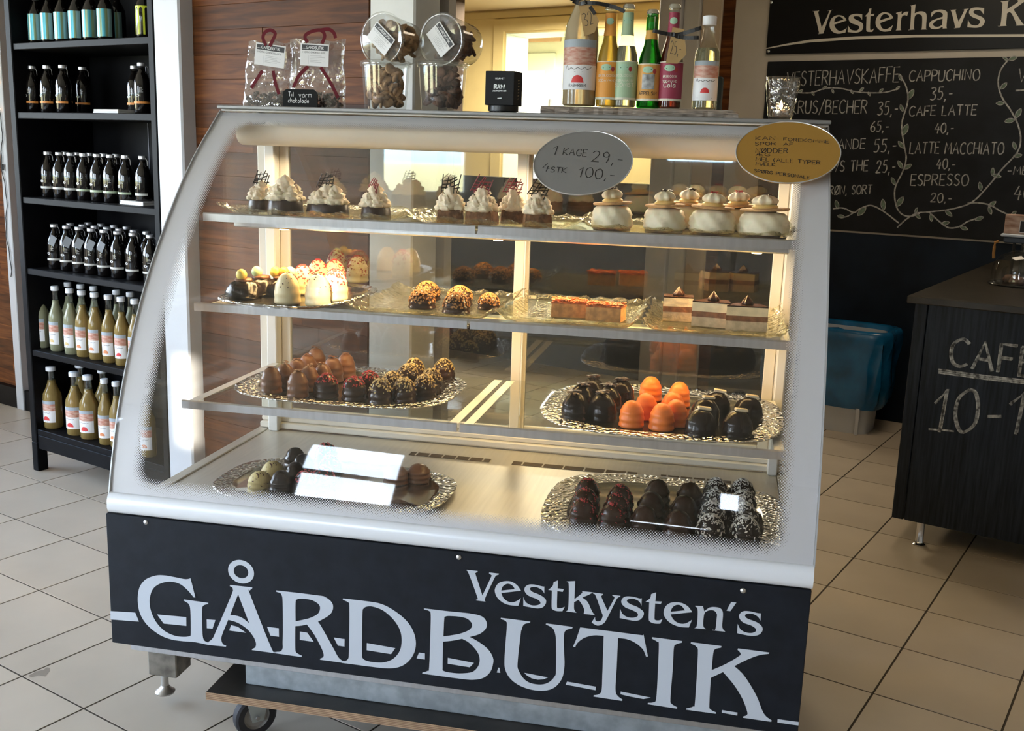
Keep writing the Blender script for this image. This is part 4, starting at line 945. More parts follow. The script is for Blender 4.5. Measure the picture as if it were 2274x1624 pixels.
# shelves: glass plates with metal front edges over a housing rail
def shelf(z, yf, rail=True, e=0.0, frost=False):
    xs = ((-1.238, -.560), (-.553, .166))
    for a, b_ in xs:
        g = MB().box(a + .004, b_ - .004, yf + .006, 2.720, z - .006, z - .0005).build('glass_shelf', shelf_glass, case)
        pf = [(yf, z + .006), (yf + .003, z + .009), (yf + .006, z + .007), (yf + .0055, z - .0065), (yf + .022, z - .0065), (yf + .022, z - .012), (yf + .001, z - .012)]
        MB().extr(pf, a, b_).build('shelf_edge', alu, g, smooth=True)
        if frost:
            for xa in (a + .002, b_ - .026): MB().box(xa, xa + .022, yf + .03, 2.70, z - .0004, z + .0004).build('edge_strip', cream_white, g)
    if rail:
        MB().bbox(-1.225, .150, 2.455, 2.505, z - .034, z - .013, .003).build('shelf_rail', alu, case)
        light('shelf_lamp_light', 'AREA', (-.88, 2.48, z - .037), e, (1.0, .64, .27), .62, .03, (0, .0, -1))
        light('shelf_lamp_light', 'AREA', (-.20, 2.48, z - .037), e, (1.0, .64, .27), .62, .03, (0, .0, -1))
        for x in (-1.12, -.55, .08): MB().lathe([(.012, z - .042), (.012, z - .0345)], 16, x, 2.53).build('lamp_puck', M('warm_lamp', (1, .8, .5), .4, emit=(1, .7, .35), es=5), case)
    for x in (XL + .045, XR - .058):
        MB().extr([(2.724, z - .045), (2.724, z - .013), (yf + .10, z - .013), (yf + .10, z - .018)], x, x + .006).build('shelf_bracket', cream_white, case)
Z1, Z2, Z3, Z4 = 1.147, .935, .710, .500
shelf(Z1, 2.322, True, 2.9); shelf(Z2, 2.266, True, .45); shelf(Z3, 2.192, False, frost=True)

# ================================================================== CAKES (case frame; positions read at shelf height)
class _S: pass
choc_dark = M('dark_chocolate', (0.028, 0.011, 0.006), 0.20, spec=.35, bump=.25, bscale=90)
choc_black = M('black_chocolate', (0.011, 0.006, 0.005), 0.20, spec=.35, bump=.25, bscale=90)
choc_milk = M('milk_chocolate', (0.17, 0.075, 0.035), 0.3, spec=.35, bump=.3, bscale=70)
orange_c = M('orange_coating', (0.85, 0.20, 0.03), 0.38, sss=.05, bump=.3, bscale=60)
ivory_c = M('ivory_coating', (0.72, 0.60, 0.34), 0.42, sss=.05, bump=.2, bscale=60)
cream_m = M('whipped_cream', (0.84, 0.70, 0.50), 0.5, sss=.1, bump=.4, bscale=60)
white_m = M('meringue', (0.83, 0.74, 0.53), 0.5, sss=.12, bump=.2, bscale=60)
custard = M('custard', (0.80, 0.55, 0.20), .45, sss=.1)
biscuit = M('biscuit', (0.62, 0.34, 0.14), .7, noise_amt=.3, nscale=60, bump=.4, bscale=100)
crumb = M('cake_crumb', (0.17, 0.075, 0.03), .85, noise_amt=.5, nscale=90, bump=1.0, bscale=120)
brownie = M('brownie', (0.035, 0.016, 0.011), .35, noise_amt=.3, nscale=40, bump=.3, bscale=60)
nuts = M('chopped_nuts', (0.42, 0.20, 0.06), .7, noise_amt=.4, nscale=200)
coco = M('coconut_flakes', (0.66, 0.62, 0.55), .8)
redspr = M('red_sprinkles', (0.42, 0.03, 0.035), .6, noise_amt=.3, nscale=100)
darkspr = M('dark_sprinkles', (0.06, 0.012, 0.012), .5)
caramel = M('caramel_crumble', (0.48, 0.12, 0.03), .5, noise_amt=.6, nscale=90, bump=.6, bscale=100)
caramel_base = M('caramel_cake', (0.55, 0.27, 0.09), .7, noise_amt=.3, nscale=70, bump=.6, bscale=100)
layer_cream = M('cake_layer_cream', (0.78, 0.62, 0.36), .6, noise_amt=.12, nscale=50, bump=.4, bscale=90)
layer_pale = M('cake_layer_pale', (0.62, 0.46, 0.27), .7, noise_amt=.2, nscale=70, bump=.5, bscale=90)
layer_brown = M('cake_layer_brown', (0.22, 0.085, 0.03), .6, noise_amt=.3, nscale=70, bump=.5, bscale=90)

def rprof(r, h, wav=.02, n=22, blunt=.62):
    p = [(0, 0), (r * .93, 0)]
    for k in range(n):
        t = k / (n - 1); z = h * (.04 + .96 * t)
        x = (1 - max(0, (t - .34) / .66) ** 2.1) ** (blunt + .02) if t < 1 else 0
        rr = r * (1.0 - .08 * t) * x * (1 + 1.7 * wav * math.sin(t * 23 + 1) * (1 if t < .62 else max(0, 1 - (t - .62) / .2)))
        p.append((max(rr, 0.0), z))
    return p
def scatter(mb, r, h, n, size, lo=.35, hi=1.0, seed=0, blunt=.62, elong=2.2, down=1.6):
    rnd = random.Random(seed)
    for _ in range(n):
        t = 1 - (rnd.random() ** down) * (1 - lo); t = min(t, .985) if hi > .98 else min(t, hi)
        x = (1 - max(0, (t - .34) / .66) ** 2.1) ** (blunt + .02)
        rr = r * (1 - .08 * t) * x; a = rnd.uniform(0, 2 * PI); z = h * (.04 + .96 * t)
        nrm = Vector((math.cos(a), math.sin(a), .15 if t < .6 else 1.6 * (t - .3))).normalized()
        p = Vector((rr * math.cos(a), rr * math.sin(a), z)) + nrm * size * .2
        q = Matrix.Translation(p) @ Matrix.Rotation(rnd.uniform(0, PI), 4, nrm) @ nrm.to_track_quat('Z', 'X').to_matrix().to_4x4()
        s = size * rnd.uniform(.6, 1.3)
        mb.box(-s * elong / 2, s * elong / 2, -s / 2, s / 2, -s * .3, s * .4, q)
def curl(mb, r, z, n, seed, size=.011):
    rnd = random.Random(seed)
    for k in range(n):
        a = rnd.uniform(0, 2 * PI); c = Vector((rnd.uniform(-r, r), rnd.uniform(-r, r), z + rnd.uniform(-.001, .004)))
        L = size * rnd.uniform(.6, 1.1); tl = rnd.uniform(-.12, .12)
        q = Matrix.Translation(c) @ Matrix.Rotation(a, 4, 'Z') @ Matrix.Rotation(tl, 4, 'Y')
        vs = []; w = rnd.uniform(.002, .0036)
        for j in range(5):
            x = (j / 4 - .5) * 2 * L; zz = .0012 * math.cos(j * 1.6) - .0035 * ((j - 2) / 2) ** 2
            for yy, dz in ((-w, 0), (w, 0), (w, .0009), (-w, .0009)): vs.append(tuple(q @ Vector((x, yy, zz + dz))))
        fs = [(0, 1, 2, 3), (19, 18, 17, 16)]
        for j in range(4):
            for i in range(4): fs.append((j * 4 + i, j * 4 + (i + 1) % 4, j * 4 + 4 + (i + 1) % 4, j * 4 + 4 + i))
        mb.add(vs, fs)
def dome(name, mat, r=.0300, h=.062, wav=.02, topping=None, seed=0, blunt=.62):
    t = thing(name, '', 'cake'); rnd = random.Random(seed)
    ph = rnd.uniform(0, 6)
    MB().lathe(rprof(r, h, wav, blunt=blunt), 26, mod=lambda a, k: 1 + .022 * math.sin(2 * a + ph + k * 3) + .012 * math.sin(5 * a + k * 9 + ph)).build('coating', mat, t, smooth='all')
    if topping:
        kind, m_ = topping[0], topping[1]; mb = MB()
        if kind == 'curl': curl(mb, .012 if topping[2] > 4 else .006, h + .0005, topping[2], seed); mb.build('chocolate_curls', m_, t)
        elif kind == 'chip': mb.bbox(-.014, .012, -.006, .006, h - .001, h + .0045, .001, Matrix.Rotation(topping[2], 4, 'Z') @ Matrix.Rotation(.12, 4, 'Y')); mb.build('almond_chip', m_, t)
        else: scatter(mb, r * 1.01, h, topping[2], topping[3], topping[4], seed=seed, blunt=blunt, elong=topping[5] if len(topping) > 5 else 2.2); mb.build('sprinkles', m_, t, kind='stuff')
    return t
def P_base(px, py, z): p = aZ(px, py, z); return (p.x, p.y, z)
def P_top(px, py, z, h): p = aZ(px, py, z + h); return (p.x, p.y, z)
def place_list(pr, pts, z, group, labf, sc=1.0):
    for i, p in enumerate(pts):
        pos = P_base(p[0], p[1], z) if p[2] == 'b' else P_top(p[0], p[1], z, p[3] if len(p) > 3 else .062)
        s = p[4] if len(p) > 4 else sc
        dup(pr[i % len(pr)], pos, random.uniform(0, 6.28), labf(i), group, s)
def fb(p, sc=1.0):      # front base pixel -> centre one radius further back
    return p

# ---- top shelf
def brownie_cake(base_mat, seed, r=.036, bh=.028, lat=0, double=False, square=False):
    t = thing('cream_cake', '', 'cake'); rnd = random.Random(seed)
    sx = 1.45 if double else 1.0
    n = 4 if square else 22
    MB().lathe([(0, 0), (r * 1.02, 0), (r * 1.04, .004), (r * .97, bh * .85), (r * .90, bh), (0, bh * 1.0)], 26, mod=(lambda a, k: (1 / max(abs(math.cos(a)), abs(math.sin(a)))) ** .75 * .92) if square else (lambda a, k: 1 + .02 * math.sin(3 * a)), m=Matrix.Diagonal((sx, 1, 1, 1))).build('cake_base', base_mat, t, smooth=not square)
    mb = MB(); ch = .050
    blobs = [(0, 0, 1.0, 1.0)] + [(.62 * math.cos(a) * sx, .62 * math.sin(a), .52, .62) for a in [rnd.uniform(0, .6) + k * PI / 3 for k in range(6)]]
    if double: blobs.append((.6, -.1, .9, .8))
    for bx, by, s, hh in blobs:
        rr = r * .88 * s; H = ch * hh * rnd.uniform(.9, 1.08); tw = rnd.uniform(1.5, 3); ph = rnd.uniform(0, 6)
        prof = [(rr * f, bh - .003 + H * g) for f, g in ((.55, 0), (.95, .05), (1.06, .15), (.98, .27), (.66, .33), (.80, .42), (.78, .54), (.46, .61), (.56, .70), (.44, .82), (.17, .93), (0, 1.0))]
        mb.lathe(prof, 24, bx * r, by * r, mod=lambda a, k: 1 + .17 * math.sin(6 * a + tw * k * 5 + ph))
    mb.build('whipped_cream', cream_m, t, smooth='all')
    if lat:
        lm = MB(); H = bh + ch * .78
        q = Matrix.Translation((-.004, -.008, H)) @ Matrix.Rotation(rnd.uniform(-.8, .8), 4, 'Z') @ Matrix.Rotation(rnd.uniform(-.35, .35) + .2, 4, 'Y')
        for k in range(5): lm.tube([q @ Vector((-.018 + k * .009 + rnd.uniform(-.002, .002), 0, -.010)), q @ Vector((-.008 + k * .008 + rnd.uniform(-.004, .004), 0, .018 + rnd.uniform(0, .009)))], .0012, 5)
        for k in range(4): lm.tube([q @ Vector((-.015 + k * .001, .0006, -.006 + k * .006 + rnd.uniform(-.002, .002))), q @ Vector((.002, .001, -.003 + k * .006 + rnd.uniform(-.002, .002))), q @ Vector((.024 - k * .002, .0006, -.002 + k * .007 + rnd.uniform(0, .005)))], .0012, 5)
        lm.build('chocolate_lattice', choc_black if lat == 1 else M('raspberry_lattice', (0.22, .02, .03), .4), t)
    return t
bc = [proto(brownie_cake(brownie, 11, lat=1)), proto(brownie_cake(brownie, 12, lat=0)), proto(brownie_cake(brownie, 13, double=True, lat=1)), proto(brownie_cake(brownie, 14, lat=2))]
B1 = [(583, 470, 2.515, 0, 1.0), (634, 475, 2.43, 1, 1.2), (727, 480, 2.43, 2, 1.03), (834, 485, 2.43, 3, 1.0)]
names1 = ['leftmost brownie on the top shelf with cream and a standing chocolate lattice', 'brownie with pointed cream next to the leftmost one on the top shelf', 'wide double brownie with cream swirls on the top shelf', 'brownie with cream and a red-brown lattice standing alone before the gap on the top shelf']
for (x, y, _, k, s), nm in zip(B1, names1):
    p = aY(x, y, _); dup(bc[k], (p.x, p.y, Z1 + .0045), random.uniform(-.4, .4), nm, 'cream-topped brownies', (s, s, s * 1.14))
cc = [proto(brownie_cake(crumb, 21, lat=1, bh=.026, square=True, r=.030)), proto(brownie_cake(crumb, 22, lat=2, bh=.026, square=True, r=.033)), proto(brownie_cake(crumb, 23, lat=2, bh=.026, square=True, r=.028)), proto(brownie_cake(crumb, 24, lat=1, bh=.026, square=True, r=.032))]
for (x, y, k), nm in zip([(1000, 489, 0), (1070, 497, 1), (1138, 492, 2), (1193, 503, 3)], ['leftmost crumbly carrot cake square with cream and dark lattice', 'largest carrot cake square with cream and red lattice', 'small carrot cake square with red topping standing slightly behind', 'rightmost carrot cake square with tall cream on the top shelf']):
    p = aY(x, y, 2.50 if k == 2 else 2.42); dup(cc[k], (p.x, p.y, Z1 + .0045), random.uniform(-.3, .3), nm, 'cream-topped carrot cakes', (1.14, 1.14, 1.26))

def meringue_cake(seed, r=.046, tilt=.06, spr=choc_dark):
    t = thing('meringue_cake', '', 'cake'); rnd = random.Random(seed)
    MB().lathe([(0, 0), (r * .92, 0), (r * .95, .003), (r * .92, .006), (0, .006)], 26).build('cake_base', brownie, t, smooth=True)
    H = .046; ph = rnd.uniform(0, 6)
    prof = [(r * f, .006 + H * g) for f, g in ((.6, 0), (.95, .02), (1.02, .15), (.98, .24), (1.03, .36), (.97, .48), (1.0, .60), (.93, .72), (.88, .84), (.74, .95), (.4, 1.0), (0, 1.0))]
    MB().lathe(prof, 40, mod=lambda a, k: 1 + .13 * abs(math.sin(4 * a + k * 5.5 + ph)) ** .7 + .015 * math.sin(7 * a - k * 7) - .09).build('meringue', white_m, t, smooth='all')
    q = Matrix.Translation((0, 0, .0535)) @ Matrix.Rotation(tilt, 4, 'Y') @ Matrix.Rotation(-.04, 4, 'X')
    MB().lathe([(0, 0), (r * .93, 0), (r * .97, .0025), (r * .93, .005), (0, .005)], 48, m=q, mod=lambda a, k: 1 + .018 * math.cos(24 * a)).build('biscuit', biscuit, t, smooth=True)
    MB().lathe([(0, .0052), (r * .50, .0052), (r * .52, .009), (r * .42, .012), (0, .013)], 24, m=q).build('custard', custard, t, smooth=True)
    MB().lathe([(r * f, .011 + .021 * g) for f, g in ((.3, 0), (.45, .2), (.47, .45), (.40, .68), (.27, .86), (.12, .97), (0, 1.0))], 32, m=q, mod=lambda a, k: 1 + .17 * math.cos(7 * a + k * 1.5)).build('cream_dollop', white_m, t, smooth='all')
    mb = MB()
    for k in range(16):
        a = rnd.uniform(0, 2 * PI); d = rnd.uniform(0, .014)
        mb.box(-.005, .005, -.0007, .0007, 0, .0014, q @ Matrix.Translation((d * math.cos(a), d * math.sin(a), .0315 + rnd.uniform(-.002, .002))) @ Matrix.Rotation(rnd.uniform(0, PI), 4, 'Z') @ Matrix.Rotation(rnd.uniform(-.3, .3), 4, 'Y'))
    mb.build('sprinkles', spr, t)
    return t
mk = [proto(meringue_cake(31, .0445, .05)), proto(meringue_cake(32, .045, .02)), proto(meringue_cake(33, .049, -.02, redspr)), proto(meringue_cake(34, .054, -.03))]
for (x, y, k, how), nm in zip([(1358, 507, 0, 'b'), (1474, 512, 1, 'b'), (1530, 437, 0, 't'), (1580, 517, 2, 'b'), (1642, 432, 2, 't'), (1694, 521, 3, 'b')],
    ['leftmost meringue cake with a biscuit lid, standing alone', 'second front meringue cake from the left', 'rear meringue cake between the second and third front ones', 'third front meringue cake from the left, close beside its neighbours', 'rear meringue cake with red sprinkles behind the rightmost ones', 'rightmost and largest meringue cake on the top shelf']):
    p = aY(x, y, 2.415 if how == 'b' else 2.525)
    dup(mk[k], (p.x, p.y + (.0 if how == 'b' else 0), Z1 + .0045), random.uniform(0, 6), nm, 'meringue cakes', (1.04, 1.04, 1.12) if how == 'b' else (1.0, 1.0, 1.14))

# ---- trays
silver = M('silver_tray', (0.62, 0.61, 0.58), .17, 1.0)
def emb_mat():
    m, n, l = new_mat('embossed_silver')
    o = n.new('ShaderNodeOutputMaterial'); p = n.new('ShaderNodeBsdfPrincipled'); l.new(p.outputs[0], o.inputs[0])
    p.inputs['Base Color'].default_value = (.66, .65, .62, 1); p.inputs['Metallic'].default_value = 1; p.inputs['Roughness'].default_value = .14
    t = n.new('ShaderNodeTexCoord'); v = n.new('ShaderNodeTexVoronoi'); v.inputs['Scale'].default_value = 85
    b_ = n.new('ShaderNodeBump'); b_.inputs['Strength'].default_value = 1.0; b_.inputs['Distance'].default_value = .006
    l.new(t.outputs['Object'], v.inputs[0]); l.new(v.outputs[0], b_.inputs['Height']); l.new(b_.outputs[0], p.inputs['Normal'])
    return m
emb = emb_mat()
def silver_tray(cx, cy, z, a, b_, rz, label, ex=3.2, rim=.78):
    t = thing('silver_tray', label, 'tray', (cx, cy, z), rz, 'silver serving trays'); n = 72
    def ring(f, zz, wob=0):
        out = []
        for i in range(n):
            th = 2 * PI * i / n; c, s = math.cos(th), math.sin(th)
            k = (abs(c) ** ex + abs(s) ** ex) ** (-1 / ex); ff = f * (1 + wob * math.cos(i * PI / 1.0))
            rm = 1 - f
            out.append(((a - rm * b_) * k * c * (1 + wob * (i % 2)), (b_ - rm * b_) * k * s * (1 + wob * (i % 2)), zz))
        return out
    def strip(rings):
        vs = []; fs = []
        for r_ in rings: vs += r_
        for q in range(len(rings) - 1):
            for i in range(n): j = (i + 1) % n; fs.append((q * n + i, q * n + j, q * n + n + j, q * n + n + i))
        return vs, fs
    vs, fs = strip([ring(rim, .010), ring(rim - .02, .008), ring(rim - .06, .0014), ring(.3, .0012)]); fs.append(tuple(range(3 * n, 4 * n)))
    v2, f2 = strip([ring(.3, .0), ring(rim - .05, .0), ring(rim - .01, .0075), ring(rim, .010)]); f2.append(tuple(range(0, n)))
    MB().add(vs, fs).add(v2, f2).build('tray_well', silver, t, smooth=True, fix=False)
    v3, f3 = strip([ring(rim, .0102), ring(rim + .05, .0125), ring(.95, .012), ring(1.0, .0145, .006), ring(1.0, .0115, .006), ring(.95, .0095), ring(rim + .01, .0095), ring(rim, .0102)])
    MB().add(v3, f3).build('embossed_rim', emb, t, smooth='all', fix=False)
    return t
silver_tray(-.088, 2.331, Z4 + .0008, .281, .255, .0, 'large embossed silver tray on the case floor at the right, holding rows of chocolate domes')
silver_tray(-.884, 2.285, Z4 + .0008, .290, .178, .0, 'embossed silver tray on the case floor at the left, half hidden by the window reflection')
silver_tray(-.114, 2.452, Z3 + .0008, .283, .258, .0, 'embossed silver tray on the third shelf at the right, with dark and orange domes')
silver_tray(-.905, 2.458, Z3 + .0008, .282, .216, .0, 'embossed silver tray on the third shelf at the left, with milk chocolate and nut domes')
silver_tray(-1.055, 2.485, Z2 + .0008, .165, .225, -.05, 'plain narrow silver tray with ribbed rim on the second shelf at the left', rim=.90)
gold_clear = clear_mat('gold_plastic', (0.975, 0.96, 0.87), 0.10, .06, haze=.025, haze_col=(.72, .66, .40), bump=.7, bscale=60)
def plastic_tray(x0, x1, y0, y1, z, label, grp, seed=1):
    t = thing('plastic_tray', label, 'tray', ((x0 + x1) / 2, (y0 + y1) / 2, z), 0, grp); rnd = random.Random(seed)
    nx, ny = 34, 18; W, D = x1 - x0, y1 - y0; vs = []; fs = []
    for j in range(ny + 1):
        for i in range(nx + 1):
            u, v = i / nx * 2 - 1, j / ny * 2 - 1
            e = max(abs(u), abs(v)); m_ = max(0, (e - .80) / .20)
            cr_ = (.5 + .5 * noise.noise(Vector((u * 7 + seed, v * 7, 0)))) 
            z_ = .0008 + m_ * (.010 + .016 * cr_) + (.012 * max(0, abs(u) - .9) * 10 * (1 if abs(v) > .7 else .2))
            sc_ = 1 + .03 * m_ * math.sin(i * 1.7 + j * 2.1)
            vs.append((u * W / 2 * sc_, v * D / 2 * sc_, z_))
    for j in range(ny):
        for i in range(nx):
            a = j * (nx + 1) + i; fs.append((a, a + 1, a + nx + 2, a + nx + 1))
    o = MB().add(vs, fs).build('moulded_sheet', gold_clear, t, smooth='all', fix=False)
    s = o.modifiers.new('s', 'SOLIDIFY'); s.thickness = .0007; s.offset = 1
    return t
plastic_tray(-1.222, -.745, 2.36, 2.70, Z1 + .0006, 'clear gold-tinted plastic tray under the brownies on the top shelf', 'gold-tinted plastic trays', 1)
plastic_tray(-.738, -.330, 2.355, 2.70, Z1 + .0006, 'clear gold-tinted plastic tray under the carrot cakes on the top shelf', 'gold-tinted plastic trays', 2)
plastic_tray(-.322, .158, 2.35, 2.70, Z1 + .0006, 'clear gold-tinted plastic tray under the meringue cakes on the top shelf', 'gold-tinted plastic trays', 3)
plastic_tray(-.862, -.510, 2.285, 2.70, Z2 + .0006, 'clear gold-tinted plastic tray under the nut-topped domes on the second shelf', 'gold-tinted plastic trays', 4)
plastic_tray(-.498, -.175, 2.285, 2.70, Z2 + .0006, 'clear gold-tinted plastic tray under the caramel squares on the second shelf', 'gold-tinted plastic trays', 5)
plastic_tray(-.165, .155, 2.285, 2.70, Z2 + .0006, 'clear gold-tinted plastic tray under the layered slices on the second shelf', 'gold-tinted plastic trays', 6)

# ---- second shelf
z2 = Z2 + .0026
def ball_cake(seed, eggs):
    t = thing('chocolate_ball', '', 'cake'); rnd = random.Random(seed)
    MB().lathe([(0, 0), (.030, 0), (.038, .006), (.039, .014), (.036, .026), (.027, .036), (.014, .041), (0, .042)], 36, mod=lambda a, k: 1 + .09 * math.sin(3 * a + k * 9 + seed) + .07 * math.sin(7 * a - k * 8)).build('coating', choc_black, t, smooth='all')
    MB().lathe([(.014, .037), (.020, .040), (.019, .044), (.008, .047), (0, .047)], 20, mod=lambda a, k: 1 + .10 * math.cos(6 * a)).build('cream_rosette', choc_milk, t, smooth='all')
    for (x, y, m_) in eggs:
        MB().lathe([(.0125 * math.sin(PI * k / 10) * (1 + .1 * math.cos(PI * k / 10)), .0125 * (1 - math.cos(PI * k / 10))) for k in range(11)], 18, m=Matrix.Translation((x, y, .043)) @ Matrix.Rotation(.35, 4, 'X')).build('candy_egg', m_, t, smooth='all')
    return t
eg = {n_: M('egg_' + n_, c, .35) for n_, c in (('yellow', (.78, .62, .16)), ('green', (.48, .62, .30)), ('orange', (.85, .30, .05)), ('pink', (.80, .42, .38)), ('gold', (.9, .6, .08)))}
for (x, y, hw, seed, eggs), nm in zip([(542, 662, 'b', 1, [(-.001, -.004, eg['yellow'])]), (582, 655, 'b', 2, [(-.010, 0, eg['green'])]), (640, 652, 'y', 3, [(-.014, 0, eg['gold']), (.006, .004, eg['orange']), (.016, .016, eg['pink'])])],
     ['dark lumpy chocolate ball with a yellow candy egg leftmost on the second shelf', 'dark lumpy chocolate ball with a green candy egg behind the first', 'chocolate ball with gold, orange and pink candy eggs behind the ivory domes']):
    p = aZ(x, y, z2) if hw == 'b' else Vector((aY(626, 640, 2.50).x, 2.50, 0))
    o = ball_cake(seed, eggs); o.location = (p.x, p.y, z2); o['label'] = nm; o['group'] = 'chocolate balls with candy eggs'; o.scale = (1.12,) * 3
iv = [proto(dome('ivory_dome', ivory_c, .0285, .069, .012, ('s', darkspr, 26, .0016, .25, 1.5), 41, .5)), proto(dome('ivory_dome', ivory_c, .0285, .069, .012, ('s', redspr, 150, .0022, .25, 1.5), 42, .5)), proto(dome('ivory_dome', ivory_c, .0285, .071, .012, ('s', redspr, 110, .0026, .45, 1.8), 43, .5))]
IV = [(631, 676, 0), (699, 680, 0), (666, 655, 1), (738, 668, 2), (700, 640, 1), (737, 640, 1), (742, 615, 2), (788, 628, 1)]
IVL = ['front left ivory dome with a few dark red specks', 'front right ivory dome with a few dark red specks', 'ivory dome with red sprinkles behind and between the two front ones', 'smooth-sided ivory dome right of the front pair, red on top', 'ivory dome with red sprinkles in the middle of the cluster', 'densely sprinkled ivory dome right of the cluster centre', 'ivory dome at the back of the cluster', 'rearmost ivory dome at the right end of the narrow silver tray']
for (x, y, k), nm in zip(IV, IVL):
    p = aZ(x, y, z2 + .0); dup(iv[k], (p.x, p.y + .02, z2), random.uniform(0, 6), nm, 'ivory domes with red sprinkles', 1.12)
nd = proto(dome('nut_dome', choc_dark, .034, .050, .02, ('s', nuts, 330, .0030, .30, 1.2), 51, .5))
for (x, y), nm in zip([(934, 686), (946, 668), (1010, 697), (1018, 679), (1083, 688)], ['leftmost nut-topped dark dome, front one', 'nut-topped dark dome behind the leftmost', 'nut-topped dark dome in the middle, front one', 'nut-topped dark dome in the middle, rear one', 'small nut-topped dark dome at the right']):
    p = aZ(x, y, z2); dup(nd, (p.x, p.y + .012, z2), random.uniform(0, 6), nm, 'nut-topped domes on the second shelf', .80 if x > 1050 else .97)
def slab(mb, pts, z0, z1): mb.extr(pts, z0, z1, 'z')
def caramel_sq(seed):
    t = thing('caramel_square', '', 'cake'); rnd = random.Random(seed)
    P = [(-.042, -.028), (.040, -.022), (.046, .024), (-.036, .030)]
    mb = MB(); slab(mb, P, 0, .033); mb.build('cake_base', caramel_base, t)
    mb = MB(); slab(mb, [(x * 1.02, y * 1.02) for x, y in P], .0331, .037)
    for k in range(230):
        x, y = rnd.uniform(-.040, .042), rnd.uniform(-.025, .026); s = rnd.uniform(.002, .0048)
        mb.box(-s, s, -s * .5, s * .5, -s * .3, s * .4, Matrix.Translation((x, y, .038 + rnd.uniform(0, .004))) @ Matrix.Rotation(rnd.uniform(0, 6), 4, 'Z') @ Matrix.Rotation(rnd.uniform(-.6, .6), 4, 'X'))
    mb.build('caramel_crumble', caramel, t, kind='stuff')
    return t
for (x, y, r_), nm in zip([(1262, 704, .1), (1342, 713, -.05)], ['left caramel crumble square on the second shelf', 'right caramel crumble square on the second shelf']):
    o = caramel_sq(int(x)); p = aZ(x, y, z2); o.location = (p.x, p.y + .012, z2); o.rotation_euler.z = r_; o['label'] = nm; o['group'] = 'caramel squares'
def slice_cake(seed, W, D, H, wedge):
    t = thing('layer_cake_slice', '', 'cake')
    P = [(-W / 2, -D / 2), (W / 2, -D / 2 + .004), (W / 2 * (.75 if wedge else 1), D / 2), (-W / 2 * (.55 if wedge else 1), D / 2)]
    for nm, m_, a, b_ in (('bottom_layer', layer_pale, 0, .38), ('brown_layer', layer_brown, .38, .60), ('top_layer', layer_cream, .60, .95), ('chocolate_glaze', choc_dark, .95, 1.0)):
        mb = MB(); e = 1.0 + (.012 if nm == 'brown_layer' else 0)
        mb.extr([(x * e, y * e) for x, y in P], a * H + .0001, b_ * H, 'z'); mb.build(nm, m_, t)
    MB().lathe([(.0, H), (.012, H), (.0135, H + .004), (.011, H + .009), (.006, H + .015), (.002, H + .021), (0, H + .023)], 28, mod=lambda a, k: 1 + .14 * math.cos(7 * a + k)).build('chocolate_rosette', choc_dark, t, smooth='all')
    return t
for (x, y, W, H, wd, r_), nm in zip([(1503, 713, .064, .056, False, .05), (1580, 726, .080, .056, True, -.15), (1655, 734, .085, .054, True, .05)], ['narrow layered slice at the left, glowing yellow in the light', 'middle layered slice with a brown centre layer', 'right layered slice with a brown centre layer']):
    o = slice_cake(1, W * 1.1, .052, H * 1.06, wd); p = aZ(x, y, z2); o.location = (p.x, p.y + .016, z2); o.rotation_euler.z = r_; o['label'] = nm + ' on the second shelf'; o['group'] = 'layered cake slices'

# ---- third shelf, left tray
z3 = Z3 + .0026
mc = [proto(dome('milk_chocolate_dome', choc_milk, .0255, .062, .022, ('curl', M('milk_curls', (.16, .07, .035), .4), 3), s_, .46)) for s_ in (61, 62, 63)]
MC = [(602, 815), (633, 807), (661, 824), (660, 797), (686, 812), (702, 772), (683, 787), (717, 808), (739, 793), (768, 785)]
MCL = ['leftmost milk chocolate dome at the front', 'second milk chocolate dome from the left, set back', 'broad milk chocolate dome at the front beside the leftmost', 'milk chocolate dome with curls in the middle row', 'milk chocolate dome behind the broad front one', 'rearmost milk chocolate dome, topmost in the cluster', 'milk chocolate dome just in front of the rearmost one', 'milk chocolate dome with curls at the cluster centre', 'milk chocolate dome left of the tall right one', 'tall milk chocolate dome at the right of the milk cluster']
for i, ((x, y), nm) in enumerate(zip(MC, MCL)):
    p = aZ(x, y, z3 + .066); dup(mc[i % 3], (p.x, p.y, z3), random.uniform(0, 6), nm, 'milk chocolate domes', 1.07)
rd = proto(dome('red_topped_dome', choc_dark, .0275, .052, .02, ('s', redspr, 120, .0022, .55, 1.4), 71, .52))
for (x, y), nm in zip([(724, 829), (787, 836), (820, 824)], ['dark dome with red topping at the front, left of three', 'dark dome with red topping at the front, middle of three', 'dark dome with red topping set back, right of three']):
    p = aZ(x, y, z3 + .060); dup(rd, (p.x, p.y, z3), random.uniform(0, 6), nm + ' on the third shelf', 'red-topped dark domes', 1.14)
gn = proto(dome('gold_nut_dome', choc_dark, .0265, .055, .02, ('s', M('gold_nuts', (.48, .36, .16), .7), 150, .0024, .50, 1.2), 72, .5))
GN = [(845, 841, 'front left'), (898, 839, 'second front'), (871, 826, 'small rear left'), (906, 809, 'middle rear'), (920, 796, 'rearmost'), (944, 832, 'right front'), (958, 819, 'behind the right front one'), (986, 797, 'tall far right')]
for x, y, q in GN:
    p = aZ(x, y, z3 + .062); dup(gn, (p.x, p.y, z3), random.uniform(0, 6), f'dark dome with golden nut topping on the third shelf, {q}', 'golden nut domes', 1.13)
